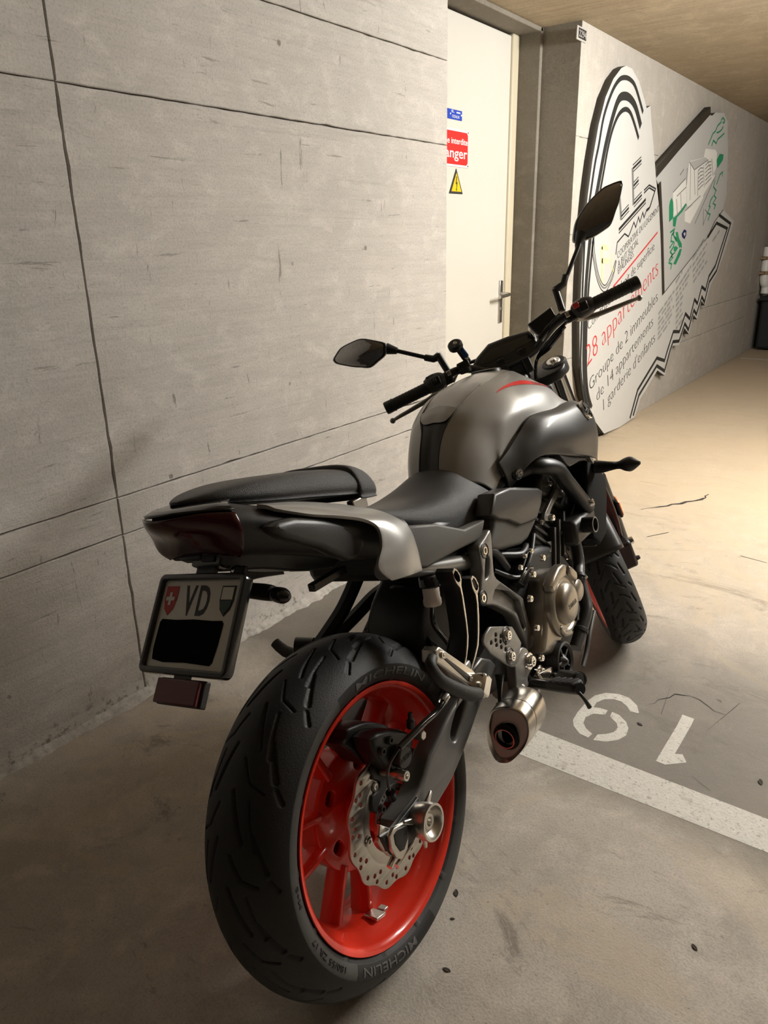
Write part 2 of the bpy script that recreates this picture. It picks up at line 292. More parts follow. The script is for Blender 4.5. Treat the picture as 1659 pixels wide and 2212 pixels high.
T = {"nine_a":[[1.894,0.495],[1.929,0.512],[1.955,0.544],[1.957,0.577],[1.942,0.61],[1.911,0.632],[1.871,0.64],[1.804,0.642],[1.761,0.639],[1.734,0.626],[1.71,0.599],[1.707,0.573],[1.729,0.57],[1.743,0.594],[1.763,0.609],[1.791,0.614],[1.82,0.602],[1.834,0.573],[1.859,0.574],[1.857,0.597],[1.851,0.613],[1.879,0.615],[1.907,0.602],[1.923,0.579],[1.923,0.556],[1.909,0.535],[1.889,0.519]],"nine_b":[[1.859,0.561],[1.855,0.539],[1.834,0.512],[1.809,0.497],[1.774,0.491],[1.743,0.502],[1.716,0.527],[1.704,0.558],[1.734,0.557],[1.749,0.539],[1.769,0.524],[1.796,0.523],[1.812,0.531],[1.833,0.558]],"one":[[1.956,0.392],[1.954,0.359],[1.915,0.358],[1.767,0.36],[1.777,0.343],[1.749,0.325],[1.709,0.368],[1.711,0.392],[1.745,0.392],[1.902,0.39]],"line":[[1.662,0.742],[1.647,0.115],[1.526,0.093],[1.538,0.715]],"far_line":[[8.628,1.693],[8.548,1.51],[8.475,1.327],[8.662,1.36],[8.773,1.554],[8.797,1.72]],"white":[[4.924,0.022],[4.663,0.191],[4.51,0.338],[4.397,0.555],[4.354,0.805],[4.336,1.066],[4.333,1.316],[4.352,1.509],[4.387,1.687],[4.441,1.865],[4.516,2.009],[4.616,2.112],[4.727,2.18],[4.798,2.202],[4.901,2.203],[5.039,2.157],[5.168,2.073],[5.225,2.032],[5.292,2.054],[5.337,1.97],[5.45,1.797],[5.539,1.648],[5.672,1.463],[5.964,0.867],[7.089,1.262],[7.275,1.391],[7.521,1.488],[7.966,1.396],[7.778,1.148],[7.564,0.962],[7.38,0.864],[7.27,0.692],[7.121,0.742],[7.053,0.591],[6.911,0.642],[6.832,0.488],[6.661,0.558],[6.563,0.429],[6.373,0.444],[6.279,0.352],[6.238,0.221],[6.018,0.297],[5.652,0.134],[5.558,0.018],[5.25,0.003]],"grey":[[5.558,1.649],[6.711,2.152],[6.81,2.153],[6.895,2.184],[7.171,2.21],[7.31,2.163],[7.455,1.937],[7.588,1.614],[7.521,1.488],[7.275,1.391],[7.089,1.262],[5.964,0.867],[5.766,1.313],[5.623,1.608]],"lineA":[[7.085,1.264],[7.325,1.377],[7.742,1.333],[7.462,1.019],[7.278,0.939],[7.217,0.827],[7.077,0.863],[6.996,0.729],[6.882,0.771],[6.802,0.618],[6.646,0.674],[6.523,0.541],[6.346,0.559],[6.226,0.413],[6.183,0.35],[5.968,0.398],[5.566,0.216],[5.447,0.027]],"lineB":[[7.385,1.442],[7.849,1.374],[7.533,0.977],[7.314,0.889],[7.232,0.724],[7.117,0.777],[7.004,0.639],[6.9,0.681],[6.797,0.529],[6.66,0.592],[6.544,0.463],[6.367,0.477],[6.302,0.404],[6.213,0.264],[5.988,0.336],[5.608,0.17],[5.516,0.033]],"arc1":[[5.159,2.002],[4.996,2.113],[4.899,2.142],[4.795,2.142],[4.701,2.116],[4.605,2.044],[4.509,1.914],[4.463,1.769],[4.423,1.665],[4.382,1.488],[4.345,1.365],[4.357,1.065],[4.383,0.802],[4.417,0.524],[4.51,0.338],[4.575,0.238]],"arc2":[[5.14,1.923],[5.025,2.01],[4.924,2.046],[4.818,2.051],[4.724,2.023],[4.648,1.928],[4.57,1.778],[4.521,1.64],[4.482,1.523],[4.45,1.439],[4.426,1.266],[4.412,1.037],[4.427,0.798],[4.47,0.517],[4.539,0.348],[4.613,0.246]],"arc3":[[5.118,1.854],[5.01,1.932],[4.925,1.978],[4.836,1.984],[4.743,1.948],[4.662,1.868],[4.606,1.76],[4.568,1.642],[4.529,1.524],[4.5,1.44],[4.477,1.265],[4.456,1.035],[4.464,0.794],[4.509,0.511],[4.568,0.358],[4.651,0.254]],"u1":[[4.471,1.277],[4.49,1.202],[4.552,1.109],[4.599,1.051],[4.653,1.011],[4.683,0.996],[4.718,0.988],[4.749,0.992],[4.801,1.016],[4.84,1.056],[4.864,1.081],[4.888,1.145]],"u2":[[4.488,1.277],[4.512,1.202],[4.569,1.112],[4.615,1.06],[4.664,1.023],[4.714,1.004],[4.755,1.011],[4.795,1.042],[4.834,1.082],[4.878,1.145]],"u3":[[4.461,1.263],[4.478,1.197],[4.536,1.104],[4.582,1.046],[4.637,0.999],[4.684,0.974],[4.722,0.966],[4.763,0.972],[4.821,1.015],[4.86,1.055],[4.894,1.142]],"E1":[[5.051,1.685],[5.086,1.587],[5.127,1.472]],"L1":[[4.867,1.5],[4.894,1.443],[4.917,1.384]],"Ea":[[5.061,1.681],[5.205,1.737]],"Eb":[[5.097,1.582],[5.184,1.62]],"Ec":[[5.133,1.48],[5.273,1.536]],"La":[[4.913,1.4],[5.044,1.454]],"dbl1":[[4.893,1.325],[5.361,1.512]],"dbl2":[[4.898,1.304],[5.367,1.491]],"house":[[5.311,1.565],[5.406,1.6],[5.55,1.583],[5.466,1.468],[5.399,1.449],[5.36,1.4],[5.323,1.431],[5.283,1.371],[5.247,1.402],[5.209,1.339],[5.164,1.37],[5.109,1.309],[5.08,1.284],[5.006,1.301],[4.883,1.25],[4.875,1.179]],"house2":[[5.316,1.549],[5.41,1.584],[5.535,1.568],[5.454,1.459],[5.406,1.441]],"t_coop":[[4.911,1.151],[5.671,1.448]],"t_but":[[4.936,1.098],[5.29,1.239]],"t_epa":[[4.946,1.058],[5.213,1.159]],"redline":[[4.871,0.985],[5.682,1.307]],"t_constr":[[4.494,0.753],[5.645,1.195]],"t_28":[[4.52,0.533],[5.788,1.022]],"t_gr":[[4.597,0.367],[5.839,0.835]],"t_14":[[4.735,0.276],[5.785,0.662]],"t_gard":[[4.875,0.192],[5.874,0.536]],"h28":[[4.662,0.562],[4.63,0.717]],"hGr":[[4.612,0.374],[4.578,0.467]],"vbar":[[5.618,1.623],[5.777,1.313],[5.962,0.874]],"dbar":[[5.554,1.663],[6.737,2.155]],"graf":[[4.675,1.016],[4.62,1.23],[4.737,1.219],[4.627,1.221],[4.637,1.15],[4.762,1.146],[4.642,1.149]],"graf2":[[4.805,1.189],[4.817,1.115],[4.867,1.065]],"b_tall":[[6.312,1.795],[6.337,1.804],[6.754,1.857],[6.994,1.752],[7.124,1.743],[6.828,1.596],[6.755,1.537],[6.381,1.489],[6.313,1.616],[6.309,1.765]],"b_roof":[[6.312,1.795],[6.754,1.855],[6.836,1.843],[6.467,1.75]],"b_back":[[6.726,1.915],[7.027,1.929],[7.09,1.912],[7.113,1.799],[7.036,1.738],[6.828,1.842],[6.704,1.858]],"b_left":[[5.976,1.575],[6.272,1.678],[6.367,1.504],[6.05,1.415]],"b_low":[[6.336,1.453],[6.501,1.495],[6.723,1.572],[6.823,1.571],[6.671,1.471],[6.508,1.369],[6.357,1.384]],"dl0":[[6.467,1.75],[6.558,1.579]],"dl1":[[6.347,1.782],[6.437,1.537]],"dl2":[[6.575,1.754],[6.64,1.574]],"dl3":[[6.716,1.797],[6.806,1.643]],"dl4":[[6.312,1.795],[6.467,1.75]],"dl5":[[6.467,1.75],[6.836,1.843]],"dl6":[[6.941,1.858],[7.036,1.738]],"dl7":[[5.976,1.575],[6.257,1.681]],"dl8":[[6.08,1.553],[6.295,1.623]],"dl9":[[6.074,1.534],[6.143,1.428]],"dl10":[[6.17,1.574],[6.235,1.448]],"dl11":[[6.334,1.457],[6.721,1.576]],"dl12":[[6.651,1.37],[7.124,1.743]],"dl13":[[6.271,1.752],[6.298,1.635]],"dl14":[[6.108,1.696],[6.189,1.74]],"bal0":[[6.576,1.75],[6.638,1.773],[6.709,1.777]],"bal1":[[6.588,1.724],[6.65,1.746],[6.72,1.754]],"bal2":[[6.6,1.697],[6.662,1.72],[6.731,1.731]],"bal3":[[6.612,1.671],[6.675,1.693],[6.742,1.708]],"bal4":[[6.625,1.644],[6.687,1.666],[6.753,1.685]],"bal5":[[6.637,1.617],[6.7,1.639],[6.764,1.661]],"bal6":[[6.765,1.799],[6.844,1.828],[6.933,1.837]],"bal7":[[6.777,1.773],[6.857,1.801],[6.945,1.814]],"bal8":[[6.79,1.746],[6.87,1.774],[6.957,1.791]],"bal9":[[6.803,1.719],[6.883,1.747],[6.969,1.767]],"bal10":[[6.816,1.692],[6.897,1.719],[6.98,1.744]],"bal11":[[6.83,1.664],[6.91,1.692],[6.992,1.72]],"tree0":[[5.955,1.377],[5.917,1.476],[5.925,1.515],[5.956,1.538],[5.999,1.514],[6.028,1.459],[6.04,1.404]],"tree1":[[7.157,1.802],[7.1,1.86],[7.183,1.91],[7.303,1.914],[7.306,1.873],[7.21,1.826]],"bush0":[[6.04,1.404],[6.143,1.428],[6.241,1.471],[6.327,1.511],[6.36,1.504],[6.263,1.452],[6.136,1.409],[6.119,1.344],[6.061,1.348]],"bush1":[[6.144,1.305],[6.195,1.309],[6.249,1.261],[6.337,1.222],[6.349,1.192],[6.29,1.203],[6.201,1.247]],"bush2":[[6.298,1.183],[6.351,1.187],[6.332,1.143],[6.233,1.073],[6.168,1.08],[6.244,1.136]],"bush3":[[6.14,1.201],[6.18,1.209],[6.248,1.194],[6.196,1.168],[6.14,1.177]],"gl0":[[6.792,1.949],[6.886,2.034],[6.96,2.06],[7.007,2.103],[7.098,2.135],[7.105,2.156],[7.15,2.174],[7.215,2.158],[7.205,2.142],[7.15,2.14]],"gl1":[[6.894,1.949],[6.925,1.99],[7.022,1.975],[7.057,2.009],[7.151,2.037],[7.246,2.069]],"gl2":[[6.999,2.051],[7.065,2.061],[7.144,2.084],[7.185,2.112]],"gl3":[[7.194,1.679],[7.265,1.758],[7.346,1.783],[7.348,1.745]],"gl4":[[7.123,1.709],[7.097,1.655],[7.199,1.633],[7.148,1.59],[7.23,1.575],[7.142,1.53],[7.24,1.52],[7.202,1.485]],"gl5":[[7.115,1.584],[7.058,1.553],[7.028,1.507],[7.065,1.503],[7.002,1.452],[7.094,1.445],[7.046,1.398]],"gl6":[[6.865,1.483],[6.907,1.359],[7.0,1.456],[6.92,1.476]],"gs0":[[6.007,1.305],[6.1,1.328],[6.078,1.295],[6.185,1.243]],"gs1":[[6.029,1.198],[6.117,1.239],[6.046,1.244],[6.047,1.286],[6.107,1.309]],"gs2":[[6.045,1.108],[6.116,1.149],[6.057,1.169],[6.129,1.206],[6.134,1.239]],"gs3":[[6.112,1.043],[6.124,1.082],[6.05,1.093],[6.141,1.129],[6.086,1.135],[6.179,1.166]],"gs4":[[6.139,1.272],[6.221,1.242],[6.292,1.198]],"car":[[6.308,1.294],[6.36,1.326],[6.428,1.318],[6.433,1.284],[6.398,1.255],[6.336,1.27]],"carin":[[6.352,1.299],[6.395,1.306],[6.412,1.289],[6.379,1.277]],"st0":[[5.892,0.732],[6.253,0.879]],"st1":[[5.902,0.695],[6.219,0.823]],"st2":[[5.911,0.657],[6.185,0.766]],"st3":[[5.92,0.619],[6.285,0.763]],"st4":[[5.93,0.581],[6.251,0.706]],"st5":[[5.939,0.543],[6.217,0.649]],"st6":[[6.266,0.938],[6.42,1.016]],"st7":[[6.288,0.882],[6.658,1.048]],"st8":[[6.304,0.84],[6.631,0.984]],"st9":[[6.32,0.797],[6.603,0.921]],"st10":[[6.335,0.757],[6.515,0.827]],"st11":[[6.353,0.712],[6.511,0.773]],"st12":[[6.37,0.666],[6.508,0.718]],"st13":[[6.388,0.62],[6.571,0.689]],"st14":[[6.405,0.574],[6.567,0.633]],"st15":[[6.676,1.099],[6.985,1.244]],"st16":[[6.699,1.047],[7.086,1.216]],"st17":[[6.724,1.003],[7.066,1.151]],"st18":[[6.749,0.959],[7.046,1.085]],"st19":[[6.775,0.914],[7.172,1.081]],"st20":[[7.26,1.23],[7.464,1.317]],"n_st":21,"n_bal":12}
BD = {"swing":[-0.14,[[0.243,0.445],[0.221,0.432],[0.179,0.425],[0.112,0.398],[0.073,0.381],[0.034,0.354],[-0.007,0.344],[-0.043,0.338],[-0.043,0.316],[-0.021,0.29],[0.026,0.29],[0.057,0.292],[0.088,0.298],[0.125,0.305],[0.149,0.314],[0.191,0.332],[0.23,0.351],[0.273,0.374],[0.329,0.396],[0.377,0.416],[0.322,0.464]]],"slot":[-0.14,[[0.234,0.431],[0.234,0.418],[0.22,0.4],[0.179,0.37],[0.163,0.367],[0.159,0.375],[0.161,0.388],[0.191,0.412]]],"swing_in":[-0.105,[[0.141,0.391],[0.103,0.374],[0.074,0.349],[0.053,0.326],[0.018,0.318],[-0.02,0.325],[-0.05,0.332],[-0.029,0.304],[-0.013,0.295],[0.046,0.307],[0.095,0.327],[0.134,0.347],[0.171,0.365]]],"axle_plate":[-0.15,[[-0.103,0.379],[-0.074,0.348],[-0.082,0.346],[-0.088,0.344],[-0.089,0.322],[-0.082,0.301],[-0.073,0.292],[-0.054,0.298],[-0.059,0.308],[-0.076,0.308],[-0.083,0.329],[-0.082,0.34],[-0.076,0.342],[-0.031,0.336],[-0.04,0.346]]],"axle_rear":[-0.135,[[-0.089,0.366],[-0.058,0.334],[-0.07,0.33],[-0.073,0.306],[-0.069,0.286],[-0.087,0.305],[-0.102,0.344]]],"bracket":[-0.16,[[0.421,0.703],[0.426,0.692],[0.416,0.656],[0.405,0.617],[0.409,0.604],[0.421,0.591],[0.501,0.523],[0.507,0.512],[0.508,0.5],[0.515,0.445],[0.541,0.419],[0.546,0.398],[0.54,0.384],[0.524,0.373],[0.507,0.377],[0.49,0.392],[0.478,0.426],[0.459,0.481],[0.453,0.495],[0.438,0.51],[0.389,0.546],[0.367,0.558],[0.341,0.569],[0.328,0.578],[0.326,0.585],[0.337,0.604],[0.35,0.626],[0.358,0.639],[0.362,0.676],[0.368,0.687],[0.393,0.694]]],"br_slot":[-0.16,[[0.383,0.653],[0.392,0.655],[0.395,0.648],[0.382,0.622],[0.372,0.617],[0.364,0.619]]],"br_rec":[-0.16,[[0.417,0.582],[0.48,0.526],[0.486,0.515],[0.492,0.456],[0.476,0.46],[0.469,0.493],[0.455,0.51],[0.391,0.559],[0.379,0.569]]],"br_rec_b":[-0.16,[[0.417,0.574],[0.471,0.525],[0.472,0.513],[0.456,0.512],[0.401,0.556],[0.393,0.565]]],"br_bolt0":[-0.16,[[0.379,0.671]]],"br_bolt1":[-0.16,[[0.335,0.586]]],"pivot":[-0.16,[[0.519,0.398]]],"heel":[-0.19,[[0.289,0.547],[0.334,0.528],[0.373,0.51],[0.379,0.499],[0.397,0.463],[0.387,0.454],[0.368,0.441],[0.35,0.432],[0.34,0.436],[0.317,0.455],[0.269,0.5],[0.253,0.526],[0.252,0.534],[0.262,0.542]]],"heelh":[-0.19,[[0.302,0.524],[0.32,0.513],[0.298,0.515],[0.315,0.504],[0.279,0.518],[0.334,0.492],[0.297,0.505],[0.313,0.493],[0.328,0.481]]],"heelb":[-0.195,[[0.341,0.506],[0.339,0.461]]],"pegbr":[-0.18,[[0.407,0.445],[0.435,0.432],[0.444,0.41],[0.457,0.387],[0.43,0.38],[0.413,0.375],[0.409,0.36],[0.389,0.357],[0.367,0.358],[0.358,0.366],[0.357,0.376],[0.368,0.42],[0.38,0.425]]],"pegbrb":[-0.18,[[0.43,0.405],[0.467,0.361]]],"bar1":[-0.2,[[0.183,0.7],[0.191,0.704],[0.198,0.699],[0.205,0.687],[0.206,0.677],[0.201,0.667],[0.2,0.644],[0.196,0.611],[0.192,0.589],[0.188,0.573],[0.18,0.558],[0.168,0.542],[0.155,0.529],[0.151,0.531],[0.167,0.545],[0.178,0.563],[0.185,0.577],[0.19,0.599],[0.193,0.627],[0.196,0.649],[0.196,0.665],[0.188,0.676],[0.184,0.688]]],"bar1h":[-0.2,[[0.184,0.696],[0.192,0.7],[0.199,0.694],[0.203,0.684],[0.201,0.676],[0.195,0.675],[0.188,0.682],[0.184,0.689]]],"bar2":[-0.2,[[0.238,0.666],[0.248,0.668],[0.255,0.661],[0.26,0.648],[0.258,0.638],[0.25,0.632],[0.246,0.616],[0.239,0.592],[0.228,0.566],[0.216,0.544],[0.201,0.531],[0.175,0.513],[0.172,0.515],[0.195,0.532],[0.21,0.545],[0.218,0.557],[0.229,0.581],[0.241,0.615],[0.243,0.632],[0.237,0.648]]],"bar2h":[-0.2,[[0.24,0.662],[0.249,0.664],[0.255,0.654],[0.258,0.644],[0.254,0.638],[0.248,0.638],[0.242,0.648]]],"cover":[-0.19,[[0.634,0.538],[0.668,0.522],[0.693,0.495],[0.727,0.473],[0.749,0.452],[0.744,0.434],[0.727,0.425],[0.702,0.433],[0.701,0.414],[0.686,0.389],[0.654,0.375],[0.606,0.383],[0.572,0.377],[0.53,0.373],[0.505,0.384],[0.482,0.4],[0.499,0.421],[0.512,0.439],[0.538,0.483],[0.56,0.514],[0.583,0.537]]],"wpump":[-0.205,[[0.695,0.46]]],"pump":[-0.2,[[0.555,0.345]]],"ebolts":[-0.195,[[0.517,0.568],[0.481,0.526],[0.485,0.457],[0.479,0.389],[0.529,0.373],[0.703,0.497],[0.7,0.417],[0.578,0.584]]],"airpanel":[-0.158,[[0.481,0.764],[0.552,0.757],[0.694,0.717],[0.715,0.704],[0.694,0.676],[0.657,0.651],[0.571,0.664],[0.522,0.691],[0.478,0.707],[0.447,0.727]]],"airbox":[-0.15,[[0.558,0.751],[0.615,0.742],[0.711,0.714],[0.734,0.701],[0.713,0.669],[0.679,0.647],[0.664,0.638],[0.615,0.617],[0.577,0.616],[0.469,0.64],[0.433,0.652],[0.439,0.677],[0.467,0.697],[0.471,0.717],[0.485,0.738],[0.516,0.745]]],"airsplit":[-0.172,[[0.456,0.714],[0.496,0.699],[0.543,0.672],[0.614,0.655],[0.642,0.666],[0.593,0.69],[0.545,0.675]]],"plate1":[-0.15,[[0.808,0.716],[0.829,0.694],[0.843,0.67],[0.87,0.657],[0.869,0.649],[0.829,0.654],[0.807,0.662],[0.787,0.659],[0.768,0.653],[0.742,0.641],[0.74,0.625],[0.722,0.626],[0.703,0.635],[0.716,0.65],[0.791,0.68],[0.81,0.694]]],"plate1b":[-0.15,[[0.831,0.686],[0.859,0.656],[0.736,0.63]]],"pdark":[-0.14,[[0.706,0.579],[0.744,0.569],[0.746,0.536],[0.764,0.494],[0.747,0.498],[0.725,0.529],[0.681,0.55],[0.712,0.553],[0.723,0.564]]],"rad":[-0.19,[[0.968,0.708],[1.036,0.663],[1.078,0.635],[1.006,0.498],[0.954,0.489],[0.898,0.514],[0.758,0.566],[0.765,0.579],[0.86,0.552],[0.881,0.58],[0.914,0.616],[0.903,0.695]]],"intake":[-0.18,[[0.784,0.772],[0.881,0.746],[0.953,0.723],[0.943,0.718],[0.905,0.725],[0.839,0.728],[0.823,0.736]]],"framepipe":[[0.694,-0.13,0.766],[0.719,-0.16,0.763],[0.773,-0.175,0.741],[0.812,-0.18,0.696],[0.911,-0.18,0.601]],"stub":[-0.215,[[0.846,0.574]]],"hose":[[0.684,-0.18,0.314],[0.723,-0.185,0.343],[0.762,-0.19,0.375],[0.78,-0.185,0.397],[0.796,-0.175,0.432],[0.803,-0.17,0.452],[0.837,-0.16,0.466],[0.856,-0.155,0.503],[0.861,-0.15,0.54]],"hose2":[[0.726,-0.17,0.244],[0.763,-0.17,0.264],[0.803,-0.17,0.296],[0.871,-0.165,0.33]],"bhose":[[0.223,-0.15,0.558],[0.191,-0.15,0.528],[0.168,-0.155,0.492],[0.137,-0.16,0.472],[0.101,-0.165,0.469],[0.061,-0.165,0.471],[0.023,-0.165,0.471],[-0.02,-0.16,0.467],[-0.033,-0.15,0.453],[-0.038,-0.14,0.433],[-0.034,-0.13,0.407],[-0.029,-0.125,0.383]],"cable":[[0.959,-0.15,0.654],[0.889,-0.155,0.611],[0.828,-0.155,0.587],[0.769,-0.15,0.57],[0.761,-0.14,0.564]],"cal_body":[-0.105,[[-0.044,0.504],[-0.026,0.501],[0.01,0.488],[0.044,0.467],[0.066,0.446],[0.065,0.432],[0.098,0.423],[0.1,0.411],[0.085,0.403],[0.064,0.369],[0.045,0.376],[0.027,0.392],[0.01,0.399],[-0.009,0.417],[-0.024,0.428],[-0.035,0.447],[-0.049,0.468],[-0.065,0.489],[-0.051,0.492]]],"cal_low":[-0.1,[[-0.025,0.426],[0.007,0.406],[0.011,0.385],[0.03,0.364],[0.018,0.342],[0.008,0.334],[-0.017,0.349],[-0.034,0.34],[-0.05,0.355],[-0.042,0.379],[-0.025,0.377],[-0.014,0.388],[-0.028,0.402]]],"cal_cap":[-0.14,[[0.016,0.425]]],"cal_pin":[-0.135,[[-0.008,0.405],[0.001,0.398]]],"cal_b":[-0.13,[[-0.024,0.458],[0.002,0.464],[-0.06,0.372]]],"cal_bleed":[[0.073,-0.12,0.457]],"axle_ring":[-0.17,[[-0.019,0.328]]],"hang_peg":[-0.21,[[0.085,0.597],[0.091,0.591],[0.158,0.517],[0.192,0.496],[0.181,0.478],[0.172,0.481],[0.147,0.501],[0.123,0.521],[0.071,0.587],[0.067,0.597]]],"hang_rub":[-0.225,[[0.027,0.592],[0.036,0.595],[0.054,0.591],[0.061,0.583],[0.062,0.579],[0.042,0.585],[0.04,0.581],[0.05,0.568],[0.077,0.546],[0.1,0.531],[0.148,0.492],[0.132,0.496],[0.1,0.513],[0.076,0.534],[0.051,0.56],[0.027,0.585]]],"peg":[[0.415,-0.2,0.36],[0.401,-0.25,0.364],[0.343,-0.33,0.394]],"pedal":[[0.466,-0.17,0.36],[0.501,-0.2,0.337],[0.482,-0.23,0.344],[0.435,-0.29,0.367]],"feeler":[[0.348,-0.33,0.39],[0.347,-0.333,0.378],[0.358,-0.336,0.354]],"ind":[[0.982,-0.19,0.691],[0.984,-0.21,0.688],[0.974,-0.25,0.69],[0.953,-0.275,0.695],[0.937,-0.3,0.698],[0.934,-0.325,0.699]],"resv_t":[[0.217,-0.13,0.671]],"resv_b":[[0.21,-0.13,0.624]],"mirL":[1.03,[[0.448,1.225],[0.432,1.235],[0.413,1.243],[0.383,1.243],[0.349,1.238],[0.317,1.216],[0.293,1.195],[0.298,1.18],[0.307,1.166],[0.331,1.16],[0.361,1.155],[0.386,1.168],[0.407,1.18],[0.442,1.206],[0.449,1.217]]],"mirR":[1.03,[[-0.438,1.293],[-0.438,1.285],[-0.432,1.275],[-0.414,1.249],[-0.398,1.232],[-0.376,1.208],[-0.36,1.203],[-0.321,1.2],[-0.287,1.207],[-0.276,1.215],[-0.285,1.235],[-0.305,1.262],[-0.345,1.286],[-0.388,1.3],[-0.409,1.3],[-0.429,1.297]]],"dash":[1.03,[[0.102,1.037],[0.085,1.05],[0.041,1.07],[-0.018,1.065],[-0.072,1.054],[-0.079,1.041],[-0.079,1.011],[-0.073,0.996],[-0.039,0.99],[0.017,0.992],[0.08,1.0],[0.092,1.004]]],"screen":[1.02,[[0.081,1.029],[0.067,1.044],[0.04,1.052],[-0.071,1.045],[-0.068,1.026],[0.002,1.023],[0.069,1.025]]],"phone":[0.95,[[0.142,1.107],[0.129,1.111],[0.115,1.102],[0.112,1.09],[0.107,1.067],[0.114,1.056],[0.114,1.037],[0.125,1.027],[0.154,1.037],[0.149,1.048],[0.139,1.056],[0.139,1.083]]],"refl":[1.33,[[-0.127,0.425],[-0.12,0.364]]],"fendR":[1.12,[[-0.061,0.445],[-0.071,0.415],[-0.068,0.368],[-0.029,0.338]]],"frontcal":[1.36,[[-0.091,0.342],[-0.117,0.322],[-0.11,0.283],[-0.077,0.273]]],"resR":[1.0,[[-0.072,1.069],[-0.144,1.083],[-0.148,1.047],[-0.087,1.028]]]}
CRACKS = [([[3.605, 1.047], [3.731, 0.953], [3.905, 0.84], [4.022, 0.823]], 0.03), ([[3.251, 0.905], [3.353, 0.842]], 0.03), ([[3.254, 0.506], [3.237, 0.397]], 0.02), ([[4.055, 1.198], [4.051, 1.046]], 0.015), ([[1.906, 0.31], [2.105, 0.268]], 0.008), ([[1.7, 0.293], [1.667, 0.252]], 0.006), ([[1.957, 0.489], [2.064, 0.414], [2.016, 0.299]], 0.006), ([[2.092, 0.462], [1.922, 0.439]], 0.006)]
DEBRIS = [([1.054, 0.604], 0.01, 0.6, 'crumpled dark leaf scrap on the floor right of the rear wheel'), ([0.995, 0.578], 0.005, 2.0, 'tiny dark twig on the floor below the leaf scrap'), ([1.202, 0.164], 0.008, 0.9, 'thin dark leaf scrap alone on the floor at lower right'), ([0.892, 0.529], 0.008, 1.7, 'dark leaf scrap on the floor at the bottom, right of the tyre'), ([1.774, 0.154], 0.012, 0.3, 'dark leaf scrap beside the painted stripe at the right edge'), ([1.844, 0.477], 0.009, 1.2, 'dark leaf scrap between the painted digits')]
# ------------------------------------------------------------------ the setting
def wall_extra(nt, g, noise, mapped, ramp, mix, col):
    # lime bloom and splashed dirt along the foot of the wall, scuffs, whitish laitance patches
    sz = nt.nodes.new('ShaderNodeSeparateXYZ'); nt.links.new(g.outputs['Position'], sz.inputs[0])
    n1 = noise(mapped(2.2, 1, 3), 5., 7, .75, .8); n2 = noise(mapped(1, 1, 1), 30., 5, .8)
    h = nt.nodes.new('ShaderNodeMath'); h.operation = 'MULTIPLY_ADD'; nt.links.new(n1, h.inputs[0]); h.inputs[1].default_value = -.085; nt.links.new(sz.outputs['Z'], h.inputs[2])
    col = mix(ramp(h.outputs[0], [(-.0, .85), (.02, 0)]), col, (.56, .53, .48))
    d_ = nt.nodes.new('ShaderNodeMath'); d_.operation = 'MULTIPLY'; nt.links.new(ramp(h.outputs[0], [(0., 1), (.03, 0)]), d_.inputs[0]); nt.links.new(ramp(n2, [(.52, 0), (.6, 1)]), d_.inputs[1])
    col = mix(d_.outputs[0], col, (.24, .215, .18))
    n3 = noise(mapped(.8, 1, 2.2), 3.2, 9, .75, 1.6)
    col = mix(mix(.6, (0., 0., 0.), ramp(n3, [(.58, 0), (.66, 1)])), col, (.56, .525, .475))
    n4 = noise(mapped(16, 1, 2.4), 2.6, 5, .7, .5); n5 = noise(mapped(2.4, 1, 26), 2.2, 5, .7, .3)
    col = mix(mix(.75, (0., 0., 0.), ramp(n4, [(.66, 0), (.70, 1)])), col, (.20, .18, .15))
    return mix(mix(.65, (0., 0., 0.), ramp(n5, [(.64, 0), (.68, 1)])), col, (.22, .20, .165))
m_wall = concrete('board_marked_concrete', (.465, .435, .395), (.56, .525, .475), 'x', board=.13, pit=.8, extra=wall_extra)
m_wall2 = concrete('smooth_concrete', (.42, .385, .335), (.50, .465, .41), 'z', board=.10)
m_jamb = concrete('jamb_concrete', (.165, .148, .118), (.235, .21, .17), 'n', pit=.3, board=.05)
m_ceil = concrete('ceiling_concrete', (.38, .31, .215), (.48, .40, .285), 'y', board=.25)
def floor_extra(nt, g, noise, mapped, ramp, mix, col):
    a = noise(mapped(1, 1, 1), 1.1, 8, .7, 1.5)
    col = mix(mix(.6, (0., 0., 0.), ramp(a, [(.50, 0), (.58, 1)])), col, (.47, .40, .30))
    c = noise(mapped(1.2, .5, 1), 2.4, 10, .8, 2.)
    col = mix(mix(.7, (0., 0., 0.), ramp(c, [(.56, 0), (.64, 1)])), col, (.17, .145, .115))
    e_ = noise(mapped(.6, 1.6, 1), 4.2, 9, .8, 2.5)
    col = mix(mix(.5, (0., 0., 0.), ramp(e_, [(.60, 0), (.66, 1)])), col, (.56, .50, .41))
    # greyer, darker band in the bay in front of the numbers
    sx = nt.nodes.new('ShaderNodeSeparateXYZ'); nt.links.new(g.outputs['Position'], sx.inputs[0])
    mr = nt.nodes.new('ShaderNodeMath'); mr.operation = 'MULTIPLY_ADD'; nt.links.new(a, mr.inputs[0]); mr.inputs[1].default_value = .5; nt.links.new(sx.outputs['X'], mr.inputs[2])
    md_ = nt.nodes.new('ShaderNodeMath'); md_.operation = 'MULTIPLY'; nt.links.new(mr.outputs[0], md_.inputs[0]); md_.inputs[1].default_value = .2
    col = mix(ramp(md_.outputs[0], [(.34, 0), (.37, .8), (.47, .75), (.56, 0)]), col, (.150, .135, .116))
    col = mix(ramp(md_.outputs[0], [(.50, 0), (.85, .75)]), col, (.50, .395, .265))  # lamplight put into the colour: floor brightens towards the far end
    s = noise(mapped(1, 1, 1), 60, 4, .8)
    return mix(mix(.8, (0., 0., 0.), ramp(s, [(.64, 0), (.72, 1)])), col, (.10, .085, .07))
